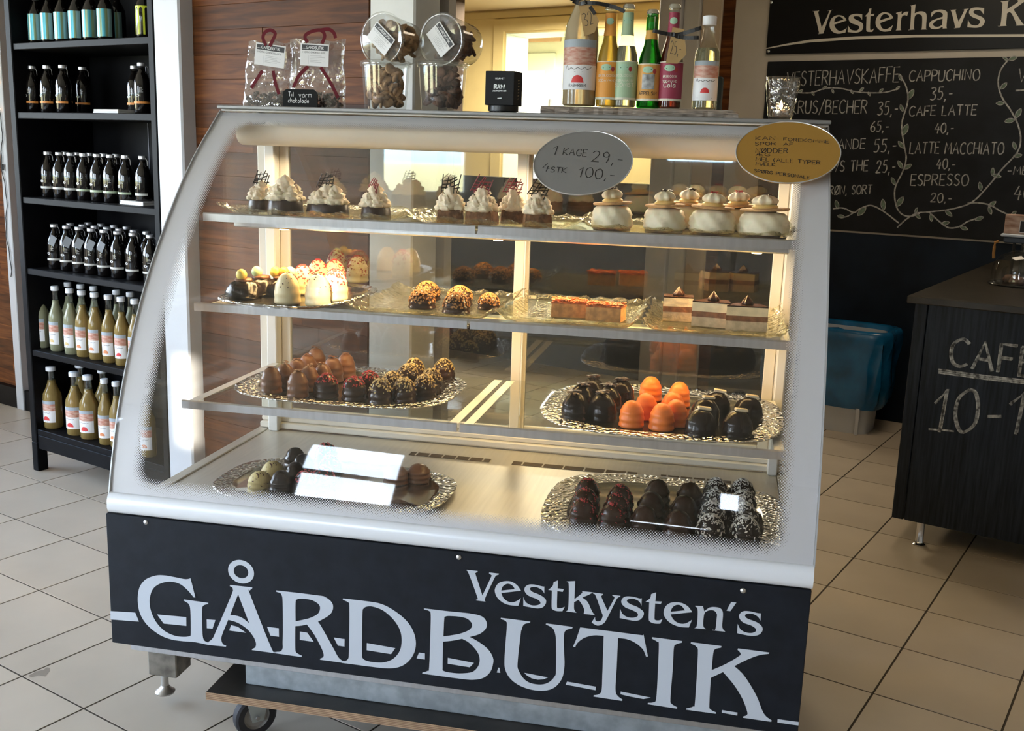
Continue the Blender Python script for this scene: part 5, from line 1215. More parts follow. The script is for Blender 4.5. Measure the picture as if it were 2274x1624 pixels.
# ---- third shelf, right tray
cd = [proto(dome('curl_topped_dome', choc_black, .0305, .060, .015, ('curl', M('dark_curls', (.05, .025, .018), .35), 13), s_, .5)) for s_ in (81, 82)]
for i, (x, y, q) in enumerate([(1279, 871, 'front left'), (1340, 872, 'front right'), (1293, 853, 'second row left'), (1317, 837, 'third row left'), (1352, 855, 'second row right'), (1381, 842, 'rear right')]):
    p = aZ(x, y, z3 + .066); dup(cd[i % 2], (p.x, p.y, z3), random.uniform(0, 6), f'black dome topped with chocolate curls on the third shelf, {q}', 'curl-topped black domes', 1.10)
oc = proto(dome('orange_dome', orange_c, .0285, .062, .02, None, 83, .46))
for (x, y, q) in [(1405, 889, 'front left'), (1472, 895, 'front right'), (1436, 873, 'second row left'), (1447, 836, 'rear left, tallest'), (1503, 887, 'second row right'), (1496, 870, 'third row right'), (1510, 848, 'rear right')]:
    p = aZ(x, y, z3 + .062); dup(oc, (p.x, p.y, z3), random.uniform(0, 6), f'bright orange dome on the third shelf, {q}', 'orange domes')
chip = M('almond_chip', (.66, .55, .36), .5)
ch = proto(dome('chip_topped_dome', choc_black, .0315, .056, .012, ('chip', chip, .3), 84, .46))
for (x, y, q) in [(1558, 908, 'front left'), (1568, 884, 'second row left'), (1593, 869, 'rear left'), (1640, 912, 'front right'), (1664, 881, 'rear right')]:
    p = aZ(x, y, z3 + .063); dup(ch, (p.x, p.y, z3), random.uniform(-.3, .3), f'black dome with a pale almond chip on the third shelf, {q}', 'chip-topped black domes', 1.12)
# ---- case floor, left tray
z4 = Z4 + .0026
yd = proto(dome('yellow_dome', M('pale_yellow_coating', (.62, .50, .22), .5, bump=.3), .030, .052, .02, ('s', darkspr, 40, .0016, .3), 91, .5))
for (x, y), nm in zip([(577, 1046), (606, 1024)], ['pale yellow speckled dome at the left of the case floor, front', 'pale yellow speckled dome at the left of the case floor, behind']):
    p = aZ(x, y, z4 + .052); dup(yd, (p.x, p.y, z4), 1.0, nm, 'pale yellow domes')
pd = proto(dome('plain_dark_dome', choc_black, .028, .062, .03, None, 92, .46))
for (x, y, q) in [(625, 1045, 'front'), (657, 1026, 'second row'), (673, 1008, 'third row'), (655, 994, 'rear left')]:
    p = aZ(x, y, z4 + .066); dup(pd, (p.x, p.y, z4), random.uniform(0, 6), f'plain glossy black dome on the floor-level left tray, {q}', 'plain black domes on the left tray', 1.07)
rs = proto(dome('red_crumb_dome', choc_black, .028, .060, .03, ('s', M('bright_red_crumbs', (.48, .04, .05), .6), 60, .0026, .62, 1.5), 93, .46))
for (x, y, q) in [(679, 1045, 'front'), (718, 1036, 'second'), (733, 1012, 'third'), (724, 984, 'rear')]:
    p = aZ(x, y, z4 + .065); dup(rs, (p.x, p.y, z4), random.uniform(0, 6), f'black dome with red crumbs on the floor-level left tray, {q}', 'red-crumb domes on the left tray', 1.08)
bd = proto(dome('brown_dome', choc_milk, .032, .045, .03, None, 94, .5))
for (x, y, q) in [(880, 1033, 'left'), (930, 1030, 'middle')]:
    p = aZ(x, y, z4 + .045); dup(bd, (p.x, p.y, z4), 0.5, f'flat brown dome at the right part of the floor-level left tray, {q}', 'flat brown domes')
# ---- case floor, right tray: six columns
def column(pr, fx, fy, bx, by, n, h, names, grp, sc=1.0):
    sc *= 1.13; h *= 1.13; a = aZ(fx, fy, z4 + h); b_ = aZ(bx, by, z4 + h)
    for k in range(n):
        p = a.lerp(b_, k / max(1, n - 1)); dup(pr, (p.x, p.y, z4), random.uniform(0, 6), names(k), grp, sc)
rdk = proto(dome('red_fleck_dome', choc_dark, .0285, .064, .03, ('s', redspr, 55, .0016, .35, 1.8), 95, .46))
pdk = proto(dome('ridged_dark_dome', choc_dark, .0290, .064, .035, None, 96, .46))
cok = proto(dome('coconut_dome', choc_black, .0285, .064, .03, ('s', coco, 240, .0014, .42, 3.0), 97, .46))
rowl = ['front', 'second', 'third', 'rear']
column(rdk, 1297, 1108, 1305, 1062, 3, .064, lambda k: f'dark dome with red flecks, first column of the lower right tray, {["front", "middle", "rear"][k]}', 'red-fleck domes')
column(rdk, 1363, 1117, 1379, 1076, 3, .064, lambda k: f'dark dome with red flecks, second column of the lower right tray, {["front", "middle", "rear"][k]}', 'red-fleck domes')
column(pdk, 1433, 1122, 1461, 1064, 3, .064, lambda k: f'plain ridged dark dome, third column of the lower right tray, {["front", "middle", "rear"][k]}', 'ridged dark domes')
column(pdk, 1508, 1133, 1533, 1070, 3, .064, lambda k: f'plain ridged dark dome, fourth column of the lower right tray, {["front", "middle", "rear"][k]}', 'ridged dark domes')
column(cok, 1580, 1142, 1592, 1062, 4, .064, lambda k: f'coconut-sprinkled dark dome, fifth column of the lower right tray, {rowl[k]}', 'coconut domes')
column(cok, 1657, 1148, 1650, 1066, 4, .064, lambda k: f'coconut-sprinkled dark dome, last column of the lower right tray, {rowl[k]}', 'coconut domes', 1.03)
# ================================================================== THINGS ON THE LID
YL = 2.665
clear_pl = clear_mat('clear_plastic', (0.95, 0.96, 0.95), .13, .05, haze=.05, haze_col=(.8, .8, .8))
bag_pl = clear_mat('cellophane', (0.93, 0.93, 0.93), .14, .05, haze=.07, haze_col=(.8, .8, .8), bump=1.0, bscale=26)
card = M('card_white', (0.74, 0.74, 0.75), .6); ink_ = ink; red_rib = M('red_ribbon', (0.11, 0.004, 0.011), .55, spec=.2)
chipc = M('chocolate_chips', (0.055, 0.030, 0.030), .5, noise_amt=.3, nscale=60)
def label_print(parent, m4, w, h, head='G&RDBUTIK'.replace('&', 'A'), sub=None):
    """white sticker with a black header band carrying small white lettering, grey body lines"""
    c = MB().bbox(-w / 2, w / 2, -.0004, .0004, -h / 2, h / 2, .0003, m4).build('label_card', card, parent)
    f = lambda x, y: tuple(m4 @ Vector((x, -.0008, y))); f2 = lambda x, y: tuple(m4 @ Vector((x, -.0011, y)))
    MB().poly([[(-w * .46, h * .20), (w * .46, h * .20), (w * .46, h * .44), (-w * .46, h * .44)]], f).build('label_header', M('label_header_black', (.03, .03, .035), .5), c, fix=False)
    mb = MB(); write(mb, 'GARDBUTIK', -w * .30, h * .26, h * .12, f2, h * .022, wob=0, fit=w * .62)
    mb.ribbon([(-w * .44, h * .27), (-w * .32, h * .27)], h * .02, f2); mb.build('label_title', card, c, fix=False)
    mb = MB()
    if sub: write(mb, sub, -w * .42, h * .07, h * .075, f, h * .014, wob=0, fit=w * .8)
    for k in range(5): mb.ribbon([(-w * .15, -h * (.04 + .07 * k)), (w * (.25 + .12 * (k % 2)), -h * (.04 + .07 * k))], h * .010, f)
    mb.ribbon([(-w * .2, -h * .02), (-w * .2, -h * .42)], h * .006, f)
    mb.build('label_text', M('label_grey_ink', (.25, .25, .26), .6), c, fix=False)
def choc_bag(x0, x1, ytop, tilt, label, lx, ly, lw, lh, lrot, seed):
    a, b_ = aY(x0, 235, YL).x, aY(x1, 235, YL).x; top_ = aY(x0, ytop, YL).z; W, Hh = b_ - a, top_ - ZL - .001; cx = (a + b_) / 2
    t = thing('chocolate_chip_bag', label, 'bag', (cx, YL, ZL + .001), 0, 'cellophane bags with red ribbon')
    rnd = random.Random(seed); nx, ny = 16, 18; vs = []; fs = []
    for side in (-1, 1):
        for j in range(ny + 1):
            for i in range(nx + 1):
                u, v = i / nx * 2 - 1, j / ny
                dep = (.034 * (1 - v) ** .8 + .003) * max(0, 1 - abs(u) ** 4) ** .5
                cr_ = noise.noise(Vector((u * 4 + seed, v * 6, side))) * .006 * (.3 + v)
                w = W / 2 * (1 - .09 * v + .05 * math.sin(v * 9 + seed) * v)
                edge = abs(u) > .999
                vs.append((u * w + tilt * v * Hh, side * dep + (0 if edge else cr_), v * Hh * (1 + (.02 * math.sin(i * .9) if v == 1 else 0))))
    for s_ in range(2):
        o_ = s_ * (nx + 1) * (ny + 1)
        for j in range(ny):
            for i in range(nx):
                q = o_ + j * (nx + 1) + i; f = (q, q + 1, q + nx + 2, q + nx + 1); fs.append(f if s_ == 0 else f[::-1])
    MB().add(vs, fs).build('cellophane', bag_pl, t, smooth='all', fix=False)
    mb = MB()
    for k in range(150):
        z = .004 + abs(rnd.gauss(0, .016)); z = min(z, .038); x = rnd.uniform(-.40, .40) * W; y = rnd.uniform(-.022, .022)
        q = Matrix.Translation((x, y, z)) @ Matrix.Rotation(rnd.uniform(-1, 1), 4, 'X') @ Matrix.Rotation(rnd.uniform(-1, 1), 4, 'Y')
        mb.lathe([(0, -.0025), (.0058, -.0018), (.0050, .0012), (.002, .0026), (0, .0028)], 8, m=q)
    mb.build('chocolate_chips', chipc, t, smooth='all', kind='stuff')
    lc = aY(lx, ly, YL - .035); yy = -.036
    m4 = Matrix.Translation((lc.x - cx, yy, lc.z - ZL)) @ Matrix.Rotation(lrot, 4, 'Y')
    label_print(t, m4, lw, lh, sub='MORK CHOKOLADE')
    rb = MB()
    def rib(pts, w=.0045):
        P = [(p[0] - cx, p[1] - ZL) for p in ((aY(x, y, YL - .035).x, aY(x, y, YL - .035).z) for x, y in pts)]
        P = catmull(P, [0] * len(P), False, 4)
        MB().ribbon(P, w * 2, lambda x, z: (x, yy + .0015 + .004 * math.sin(z * 30), z)).build('red_ribbon', red_rib, t, fix=False)
    return t, rib, rb
t, rib, rb = choc_bag(540, 658, 92, .06, 'clear bag of chocolate chips with red ribbon, the left one of two on the case', 600, 124, .084, .056, .12, 3)
rib([(582, 158), (568, 178), (556, 196)]); rib([(606, 158), (610, 185), (618, 210)]); rib([(592, 102), (585, 85), (590, 72), (602, 68), (612, 76), (606, 92), (600, 104)])
t, rib, rb = choc_bag(640, 768, 88, .02, 'clear bag of chocolate chips with red ribbon, the right one beside the cookie tubs', 699, 123, .078, .056, .04, 5)
rib([(684, 148), (662, 170), (650, 195)]); rib([(712, 150), (730, 180), (750, 218)]); rib([(684, 96), (678, 82), (690, 72), (712, 68), (722, 80), (716, 98)]); rib([(712, 68), (730, 66), (742, 74), (746, 86)])
# small black sign
p0, p1 = aY(628, 235, 2.600), aY(705, 240, 2.600); ztop = aY(660, 198, 2.600).z
sg = thing('small_sign', 'small black table sign lettered Til varm chokolade in front of the chocolate bags', 'sign', ((p0.x + p1.x) / 2, 2.600, ZL))
w = (p1.x - p0.x) / 2; hh = ztop - ZL
loop = [(-w, .001), (w, .001), (w, hh * .7), (w * .93, hh * .88), (w * .78, hh), (-w * .78, hh), (-w * .93, hh * .88), (-w, hh * .7)]
MB().extr(loop, 0, .004, 'y').build('plate', M('sign_plate_black', (.006, .006, .006), .55, spec=.15), sg)
MB().box(-w * .8, w * .8, .0042, .022, .0, .003).build('stand', MATS['sign_plate_black'], sg)
mb = MB(); f = lambda x, z: (x, -.0006, z)
write(mb, 'Til', -w * .66, hh * .60, hh * .24, f, .0014, wob=0.02, space=.2); write(mb, 'varm', -w * .05, hh * .56, hh * .30, f, .0014, wob=.02, fit=w * .75)
write(mb, 'chokolade', -w * .68, hh * .26, hh * .26, f, .0014, wob=.02, fit=w * 1.2)
mb.build('chalk_lettering', M('white_marker', (.75, .75, .75), .6), sg, fix=False)
# cookie tubs
cookA = M('pale_cookie', (0.52, 0.30, 0.14), .75, noise_amt=.35, nscale=40, bump=.8, bscale=60); cookB = M('dark_cookie', (0.15, 0.062, 0.03), .75, noise_amt=.5, nscale=40, bump=.8, bscale=60)
def tub(name_loc, m4, label, cook, clabel, seed, sticker):
    rt, rb_, h = .0625, .054, .118
    t = thing('cookie_tub', label, 'tub', (0, 0, 0), 0, 'clear cookie tubs'); t.matrix_world = m4
    MB().lathe([(0, .001), (rb_ - .002, .001), (rb_, .004), (rb_ + (rt - rb_) * .5, h * .5), (rt - .001, h * .93), (rt - .0005, h)], 36).build('tub_body', clear_pl, t, smooth='all')
    MB().lathe([(rt + .003, h - .008), (rt + .004, h - .006), (rt + .004, h + .003), (rt + .001, h + .005), (rt - .004, h + .004), (rt - .006, h + .001), (0, h + .0015)], 36, caps=False).build('tub_lid', clear_pl, t, smooth='all')
    rnd = random.Random(seed); mb = MB()
    for k in range(110):
        a = rnd.uniform(0, 2 * PI); d = .041 * math.sqrt(rnd.random()); z = .012 + (h - .030) * (k / 110); r = rnd.uniform(.0125, .0165)
        q = Matrix.Translation((d * math.cos(a), d * math.sin(a), z + .006)) @ Matrix.Rotation(rnd.uniform(-1.3, 1.3), 4, 'X') @ Matrix.Rotation(rnd.uniform(-1.3, 1.3), 4, 'Y')
        mb.lathe([(0, -.004), (r * .85, -.0035), (r, 0), (r * .85, .0035), (r * .3, .0055), (0, .0058)], 10, m=q, mod=lambda a_, k_: 1 + .1 * math.sin(3 * a_ + seed + k_))
    mb.build('cookies', cook, t, smooth='all', kind='stuff')
    if sticker:
        label_print(t, Matrix.Translation((0, -.0, h + .0065)) @ Matrix.Rotation(sticker, 4, 'Z') @ Matrix.Rotation(-PI / 2, 4, 'X') , .074, .050, sub='COOKIES')
    return t
for (px, base, label, ck, s_) in ((856, 245, 'upright clear tub of pale cookies on the case, left column', cookA, 1), (982, 248, 'upright clear tub of dark cookies on the case, right column', cookB, 2)):
    p = aY(px, base, YL); tub(0, Matrix.Translation((p.x, YL, ZL + .001)), label, ck, '', s_, None)
for (px, py, label, ck, s_, st) in ((848, 86, 'clear tub of pale cookies lying on its side with its labelled lid facing out', cookA, 3, -.70), (980, 88, 'clear tub of dark cookies lying on its side with its labelled lid facing out', cookB, 4, -.90)):
    p = aY(px, py, YL - .045)
    ax = Vector((-.30, -1, .02)).normalized()           # bottom to lid
    xx = Vector((1, -.30, 0)).normalized(); yy_ = ax.cross(xx)
    m3 = Matrix((xx, yy_, ax)).transposed().to_4x4()
    tub(0, Matrix.Translation(p - ax * .120) @ m3, label, ck, '', s_, st)
# black box standing on a black tin
p0, p1 = aY(1083, 233, YL), aY(1146, 233, YL); zt0, zt1 = aY(1083, 233, YL - .03).z, aY(1083, 157, YL - .03).z
tin = thing('black_tin', 'round glossy black tin with a box standing on it', 'tin', ((p0.x + p1.x) / 2 + .004, YL, ZL + .0005))
MB().lathe([(0, 0), (.034, 0), (.036, .003), (.036, zt0 - ZL - .016), (.033, zt0 - ZL - .015)], 30).build('tin_body', M('glossy_black', (.012, .012, .012), .12), tin, smooth=True)
MB().lathe([(.034, zt0 - ZL - .0148), (.039, zt0 - ZL - .0146), (.039, zt0 - ZL - .002), (.037, zt0 - ZL - .0008), (0, zt0 - ZL - .0008)], 30).build('tin_lid', M('satin_black', (.016, .016, .016), .35), tin, smooth=True)
bx_ = thing('black_box', 'small matte black carton lettered RAW standing on the black tin', 'box', ((p0.x + p1.x) / 2 + .004, YL, zt0 + .0))
w = (p1.x - p0.x) / 2 + .002; hh = zt1 - zt0
bx_.rotation_euler.z = -.16
MB().bbox(-w, w, -.030, .030, 0, hh, .001).build('carton', M('carton_black', (.013, .013, .015), .6, spec=.2), bx_)
mb = MB(); f = lambda x, z: (x, -.0306, z)
write(mb, 'RAW', -w * .36, hh * .48, hh * .12, f, .0032, wob=0, fit=w * .72); write(mb, 'LIQUORICE POWDER', -w * .48, hh * .40, hh * .035, f, .0008, wob=0, fit=w * .96)
write(mb, 'GOURMET', -w * .3, hh * .76, hh * .04, f, .0008, wob=0, fit=w * .62); mb.ribbon([(-w * .12, hh * .2), (w * .16, hh * .21)], .002, f)
mb.build('white_lettering', M('print_white', (.8, .85, .85), .5), bx_, fix=False)
mb = MB(); g = lambda y, z: (w + .0006, y, z)
for k in range(7): mb.ribbon([(-.004, hh * (.2 + .09 * k)), (.006, hh * (.22 + .09 * k))], .0022, g)
mb.build('side_lettering', M('print_gold', (.35, .25, .12), .5), bx_, fix=False)
# driftwood board
zb = aY(1260, 236, 2.62).z
bl, br = aY(1201, 240, 2.615).x, aY(1640, 250, 2.615).x
nx = 40; vs = []; rnd = random.Random(4)
for i in range(nx + 1):
    x = bl + (br - bl) * i / nx; j = rnd.uniform(-.0015, .0015) + .001 * math.sin(i * .8); e = .006 if i == nx else 0; rough_ = rnd.uniform(-.002, .002)
    for y, z in ((2.612 + rough_, ZL + .0005 + abs(j)), (2.610 + rough_ + j, (ZL + zb) / 2), (2.616 + rough_, zb - .0035 - e), (2.622 - j, zb - e), (2.78, zb - e), (2.785 + j, zb - .004), (2.785, ZL + .0005)): vs.append((x, y, z))
fs = []
for i in range(nx):
    for k in range(7): fs.append((i * 7 + k, i * 7 + (k + 1) % 7, i * 7 + 7 + (k + 1) % 7, i * 7 + 7 + k))
fs += [tuple(range(7)), tuple(range(nx * 7 + 6, nx * 7 - 1, -1))]
bd_ = MB().add(vs, fs).build('driftwood_board', M('driftwood', (0.36, 0.30, 0.25), .8, noise_amt=.45, nscale=14, stretch=(2, 10, 22), bump=.9, bscale=20), None)
tag(bd_, 'weathered grey wooden board on the case carrying six bottles', 'board')
# bottles on the board
crown = M('crown_cap', (0.62, 0.60, 0.52), .25, .8)
def drink(x, ytop, ybase, rpx, body, fill, labs, label, name='soda_bottle', y=2.675, kind='long', cap=crown, grp='bottles on the driftwood board'):
    b_ = aY(x, ybase, y); u_ = aY(x, ytop, y); h = u_.z - zb; r = (aY(x + rpx, ybase, y).x - b_.x)
    t = thing(name, label, 'bottle', (b_.x, y, zb + .0005), 0, grp)
    if kind == 'long':
        pr = [(0, 0), (r * .9, 0), (r, .006), (r, h * .45), (r * .93, h * .52), (r * .62, h * .64), (r * .47, h * .74), (r * .42, h * .93), (r * .46, h * .94), (r * .44, h * .965)]
    elif kind == 'wide':
        pr = [(0, 0), (r * .9, 0), (r, .006), (r, h * .58), (r * .9, h * .66), (r * .6, h * .76), (r * .40, h * .83), (r * .36, h * .93), (r * .38, h * .965)]
    else:
        pr = [(0, 0), (r * .9, 0), (r, .006), (r, h * .55), (r * .93, h * .63), (r * .60, h * .72), (r * .46, h * .79), (r * .44, h * .90)]
    zf = fill * h
    MB().lathe(pr, 32, caps=False).build('glass', body[0], t, smooth='all')
    inner = [(0, .003)] + [(q[0] * .955, q[1]) for q in pr[1:] if q[1] < zf]
    rz = None
    for a, c in zip(pr[:-1], pr[1:]):
        if a[1] <= zf <= c[1]: rz = (a[0] + (c[0] - a[0]) * (zf - a[1]) / (c[1] - a[1])) * .955
    inner += [(rz, zf), (0, zf)]; inner[1] = (inner[1][0], .003)
    MB().lathe(inner, 28).build('drink', body[1], t, smooth=True)
    if cap is crown: MB().lathe([(r * .48, h * .955), (r * .53, h * .96), (r * .50, h * .985), (r * .40, h), (0, h)], 24, mod=lambda a, k: 1 + .05 * math.cos(21 * a) * (1 - k)).build('crown_cap', cap, t, smooth=True)
    else: MB().lathe([(r * .52, h * .90), (r * .55, h * .905), (r * .55, h * .99), (r * .48, h), (0, h)], 24).build('screw_cap', cap, t, smooth=True)
    def radius(z):
        for a, c in zip(pr[:-1], pr[1:]):
            if a[1] <= z <= c[1] and c[1] > a[1]: return a[0] + (c[0] - a[0]) * (z - a[1]) / (c[1] - a[1])
        return r
    def band(nm, z0, z1, m_, la=1.45, off=.0007):
        mb = MB(); n = 12; K_ = 4; vs = []; fs = []
        for q in range(K_ + 1):
            z = z0 * h + (z1 - z0) * h * q / K_; rr = radius(z) + off
            for k in range(n + 1):
                a = FRONT - la + 2 * la * k / n; vs.append((rr * math.cos(a), rr * math.sin(a), z))
        for q in range(K_):
            for k in range(n): i = q * (n + 1) + k; fs.append((i, i + 1, i + n + 2, i + n + 1))
        return mb.add(vs, fs).build(nm, m_, t, smooth='all', fix=False)
    return t, h, r, band, radius
def cyl(radius, off=.0012):
    return lambda s, z: ((radius(z) + off) * math.cos(-PI / 2 + s / radius(z)), (radius(z) + off) * math.sin(-PI / 2 + s / radius(z)), z)
cg = clear_mat('bottle_glass_clear', (.95, .97, .95), .07)
def liq(n_, c, tr=.75): return M(n_, c, .05, trans=tr, ior=1.34)
grn = clear_mat('bottle_glass_green', (.10, .62, .16), .08)
# big one
t, h, r, band, rad = drink(1285, -42, 238, 38, (cg, liq('liquid_peach', (.74, .55, .33), .5)), .90, None, 'tall wide bottle of cloudy peach drink, leftmost on the board, with a price tag', 'juice_bottle', 2.68, 'wide', cap_white)
band('label_picture', .33, .47, lab_pic, 1.15); band('label_sky', .47, .53, lab_sky, 1.15); band('label_card', .135, .33, lab_white, 1.2)
f = cyl(rad); Rr = r * .36
half_disc(0, h * .19, Rr, Rr * 1.15, f).build('red_emblem', lab_red, t, fix=False)
def script(t, f, r, z, s=1.0):
    m = MB(); P = catmull([(-.8 * r, z), (-.68 * r, z + .009 * s), (-.55 * r, z - .001), (-.4 * r, z + .004 * s), (-.2 * r, z), (0, z + .004 * s), (.2 * r, z), (.4 * r, z + .005 * s), (.55 * r, z), (.8 * r, z + .006 * s)], [0] * 10, False, 5)
    m.ribbon(P, .0011, f); m.ribbon([(-.2 * r, z - .006), (.3 * r, z - .006)], .0007, f); return m
m = script(t, f, r, h * .295); write(m, 'RABARBER', -.5 * r, h * .158, .007, f, .0009, wob=0, fit=r * 1.0); m.build('label_print', ink, t, fix=False)
def tagcard(px, py, w, hh, rot, txt, y, label, sc_=1.0):
    c = aY(px, py, y); tt = thing('price_tag', label, 'price tag', (c.x, y, c.z)); tt.rotation_euler = (0, rot, 0)
    MB().extr([(-w, -hh), (w * .2, -hh * 1.0), (w, -hh * .45), (w * .62, hh), (-w * .55, hh * 1.1)], -.0008, .0008, 'y').build('card', M('kraft_card', (.40, .26, .11), .75, noise_amt=.1), tt)
    mb = MB(); write(mb, txt, -w * .62, -hh * .45, hh * .75, lambda x, z: (x, -.0014, z), .0013, wob=.02, slope=-.05, fit=w * 1.1); mb.build('pen_numbers', ink, tt, fix=False)
    return tt
rib_m = M('black_ribbon', (.012, .011, .012), .45)
def bow(parent_pts, y, label, w=.010):
    mb = MB()
    for pts in parent_pts:
        P = [(aY(a, b_, y).x, aY(a, b_, y).z) for a, b_ in pts]; P = catmull(P, [0] * len(P), False, 4)
        N2 = len(P); 
        for k in range(N2 - 1):
            (x0_, z0_), (x1_, z1_) = P[k], P[k + 1]; dx, dz_ = x1_ - x0_, z1_ - z0_; L = math.hypot(dx, dz_) or 1; nx_, nz_ = -dz_ / L * w / 2, dx / L * w / 2
            yy0, yy1 = y + .004 * math.sin(k * .7), y + .004 * math.sin((k + 1) * .7)
            mb.add([(x0_ + nx_, yy0, z0_ + nz_), (x0_ - nx_, yy0, z0_ - nz_), (x1_ - nx_, yy1, z1_ - nz_), (x1_ + nx_, yy1, z1_ + nz_), (x0_ + nx_, yy0 + .0008, z0_ + nz_), (x0_ - nx_, yy0 + .0008, z0_ - nz_), (x1_ - nx_, yy1 + .0008, z1_ - nz_), (x1_ + nx_, yy1 + .0008, z1_ + nz_)], [(0, 1, 2, 3), (7, 6, 5, 4), (0, 3, 7, 4), (1, 5, 6, 2)])
    o = mb.build('ribbon_bow', rib_m, None, fix=False); tag(o, label, 'ribbon'); return o
tagcard(1306, 38, .022, .040, -.35, '32', 2.63, 'brown price tag with handwritten 32 hanging on the tall peach bottle')
bow([[(1285, -4), (1300, 6), (1330, 8), (1360, 14), (1388, 26)], [(1272, 2), (1290, 8), (1302, 4)], [(1300, 4), (1312, 18), (1322, 32)], [(1262, -6), (1285, 4)]], 2.626, 'black ribbon bow at the neck of the tall peach bottle', .009)
def soda(x, ytop, ybase, g_, lq, main, neckm, label, words, wc, foot_m=None, fillv=.86, shade=None):
    t, h, r, band, rad = drink(x, ytop, ybase, 26, (g_, lq), fillv, None, label, 'soda_bottle', 2.675)
    band('label', .09, .45, main, 1.5); band('label_edge', .078, .10, M('label_cream', (.74, .72, .60), .6), 1.5, .0010); band('label_edge', .443, .452, MATS['label_cream'], 1.5, .0010)
    nb = band('neck_label', .70, .92, neckm, 1.6)
    f = cyl(rad, .0018)
    # oval green crest with little red berries
    cre = M('crest_green', (.38, .58, .42), .6); 
    full_disc(-.002, h * .39, .013, .008, f).build('crest', cre, t, fix=False)
    full_disc(.014, h * .375, .0045, .006, f).build('crest_berries', M('berry_red', (.35, .04, .04), .6), t, fix=False)
    full_disc(0, h * .84, .009, .008, f).build('neck_crest', cre, t, fix=False)
    m = MB(); z = .30
    m.ribbon([(-.010, h * .385), (.007, h * .392)], .0018, cyl(rad, .0024)); m.ribbon([(-.008, h * .84), (.008, h * .84)], .0016, cyl(rad, .0024))
    m.build('crest_lettering', M('crest_dark', (.04, .12, .06), .6), t, fix=False)
    m = MB()
    for k, (w_, hh_, ww_) in enumerate(words): write(m, w_, -r * ww_, h * z, h * hh_, f, h * hh_ * .14, wob=0, fit=2 * r * ww_); z -= hh_ + .025
    m.build('label_lettering', wc, t, fix=False)
    return t, h, r, band, rad, f
lw_ = M('label_light_ink', (.75, .72, .62), .6)
soda(1347, 12, 238, cg, liq('liquid_orange', (.85, .50, .06), .5), M('label_orange', (.78, .34, .06), .55), M('label_orange', (.78, .34, .06)), 'orange soda bottle with orange label, second from the left on the board', [('@KOLOGISK', .022, .75), ('SODAVAND', .022, .75), ('Hyldebl', .05, .8)][:2], lw_)
soda(1385, 10, 240, cg, liq('liquid_pale', (.88, .86, .62), .85), M('label_mint', (.40, .55, .36), .55), M('label_mint', (.40, .55, .36)), 'pale soda bottle with mint green label, third from the left on the board', [('@KOLOGISK', .022, .75), ('SODAVAND', .022, .75), ('BLOMST', .035, .85)], lw_, fillv=.60)
t, h, r, band, rad, f = soda(1438, 22, 240, grn, liq('liquid_green', (.10, .40, .06), .7), M('label_amber', (.66, .33, .08), .55), M('label_amber2', (.66, .36, .08), .55), 'green glass soda bottle with amber label and grey photo on it', [], ink)
band('neck_label_cover', .79, .925, grn, 1.62, .002)
full_disc(0, h * .27, .015, h * .075, f, box=True).build('label_photo', M('grey_photo', (.35, .36, .36), .6, noise_amt=.6, nscale=60), t, fix=False)
m = MB(); write(m, 'APPELSIN', -r * .8, h * .135, h * .035, f, .0012, wob=0, fit=r * 1.6); m.build('label_lettering', ink, t, fix=False)
soda(1485, 10, 242, cg, liq('liquid_cola', (.16, .02, .01), .6), M('label_burgundy', (.32, .04, .08), .55), M('label_burgundy', (.32, .04, .08)), 'dark cola bottle with burgundy label behind the price tag', [('@KOLOGISK', .022, .6), ('SODAVAND', .022, .6), ('Cola', .05, .5)], lw_)
t, h, r, band, rad = drink(1563, 36, 243, 28, (cg, liq('liquid_yellowish', (.80, .74, .46), .8)), .66, None, 'small clear bottle with white cap at the right end of the board', 'juice_bottle', 2.675, 'white', cap_white)
band('label_picture', .34, .47, lab_pic, 1.2); band('label_sky', .47, .52, lab_sky, 1.2); band('label_card', .10, .34, lab_white, 1.25)
f = cyl(rad); Rr = r * .36
half_disc(0, h * .18, Rr, Rr * 1.1, f).build('red_emblem', lab_red, t, fix=False)
m = script(t, f, r, h * .30, .8); m.ribbon([(-.6 * r, h * .125), (.6 * r, h * .125)], .0010, f); m.build('label_print', ink, t, fix=False)
tagcard(1503, 103, .024, .040, .0, '25,-', 2.628, 'brown price tag with handwritten 25 hanging in front of the cola bottle')
bow([[(1498, 76), (1475, 74), (1450, 68)], [(1498, 78), (1525, 72), (1558, 62)], [(1500, 80), (1525, 84), (1552, 84)], [(1490, 76), (1508, 80)]], 2.622, 'black ribbon bow tied over the cola bottle tag', .009)
# dark slim device beside the last bottle
q0 = aY(1592, 240, 2.74); dv = MB().bbox(q0.x - .008, q0.x + .012, 2.738, 2.75, zb, aY(1596, 170, 2.74).z, .004).build('slim_case', M('dark_green_case', (.02, .035, .035), .4), None)
tag(dv, 'slim dark upright case behind the white-capped bottle', 'case')
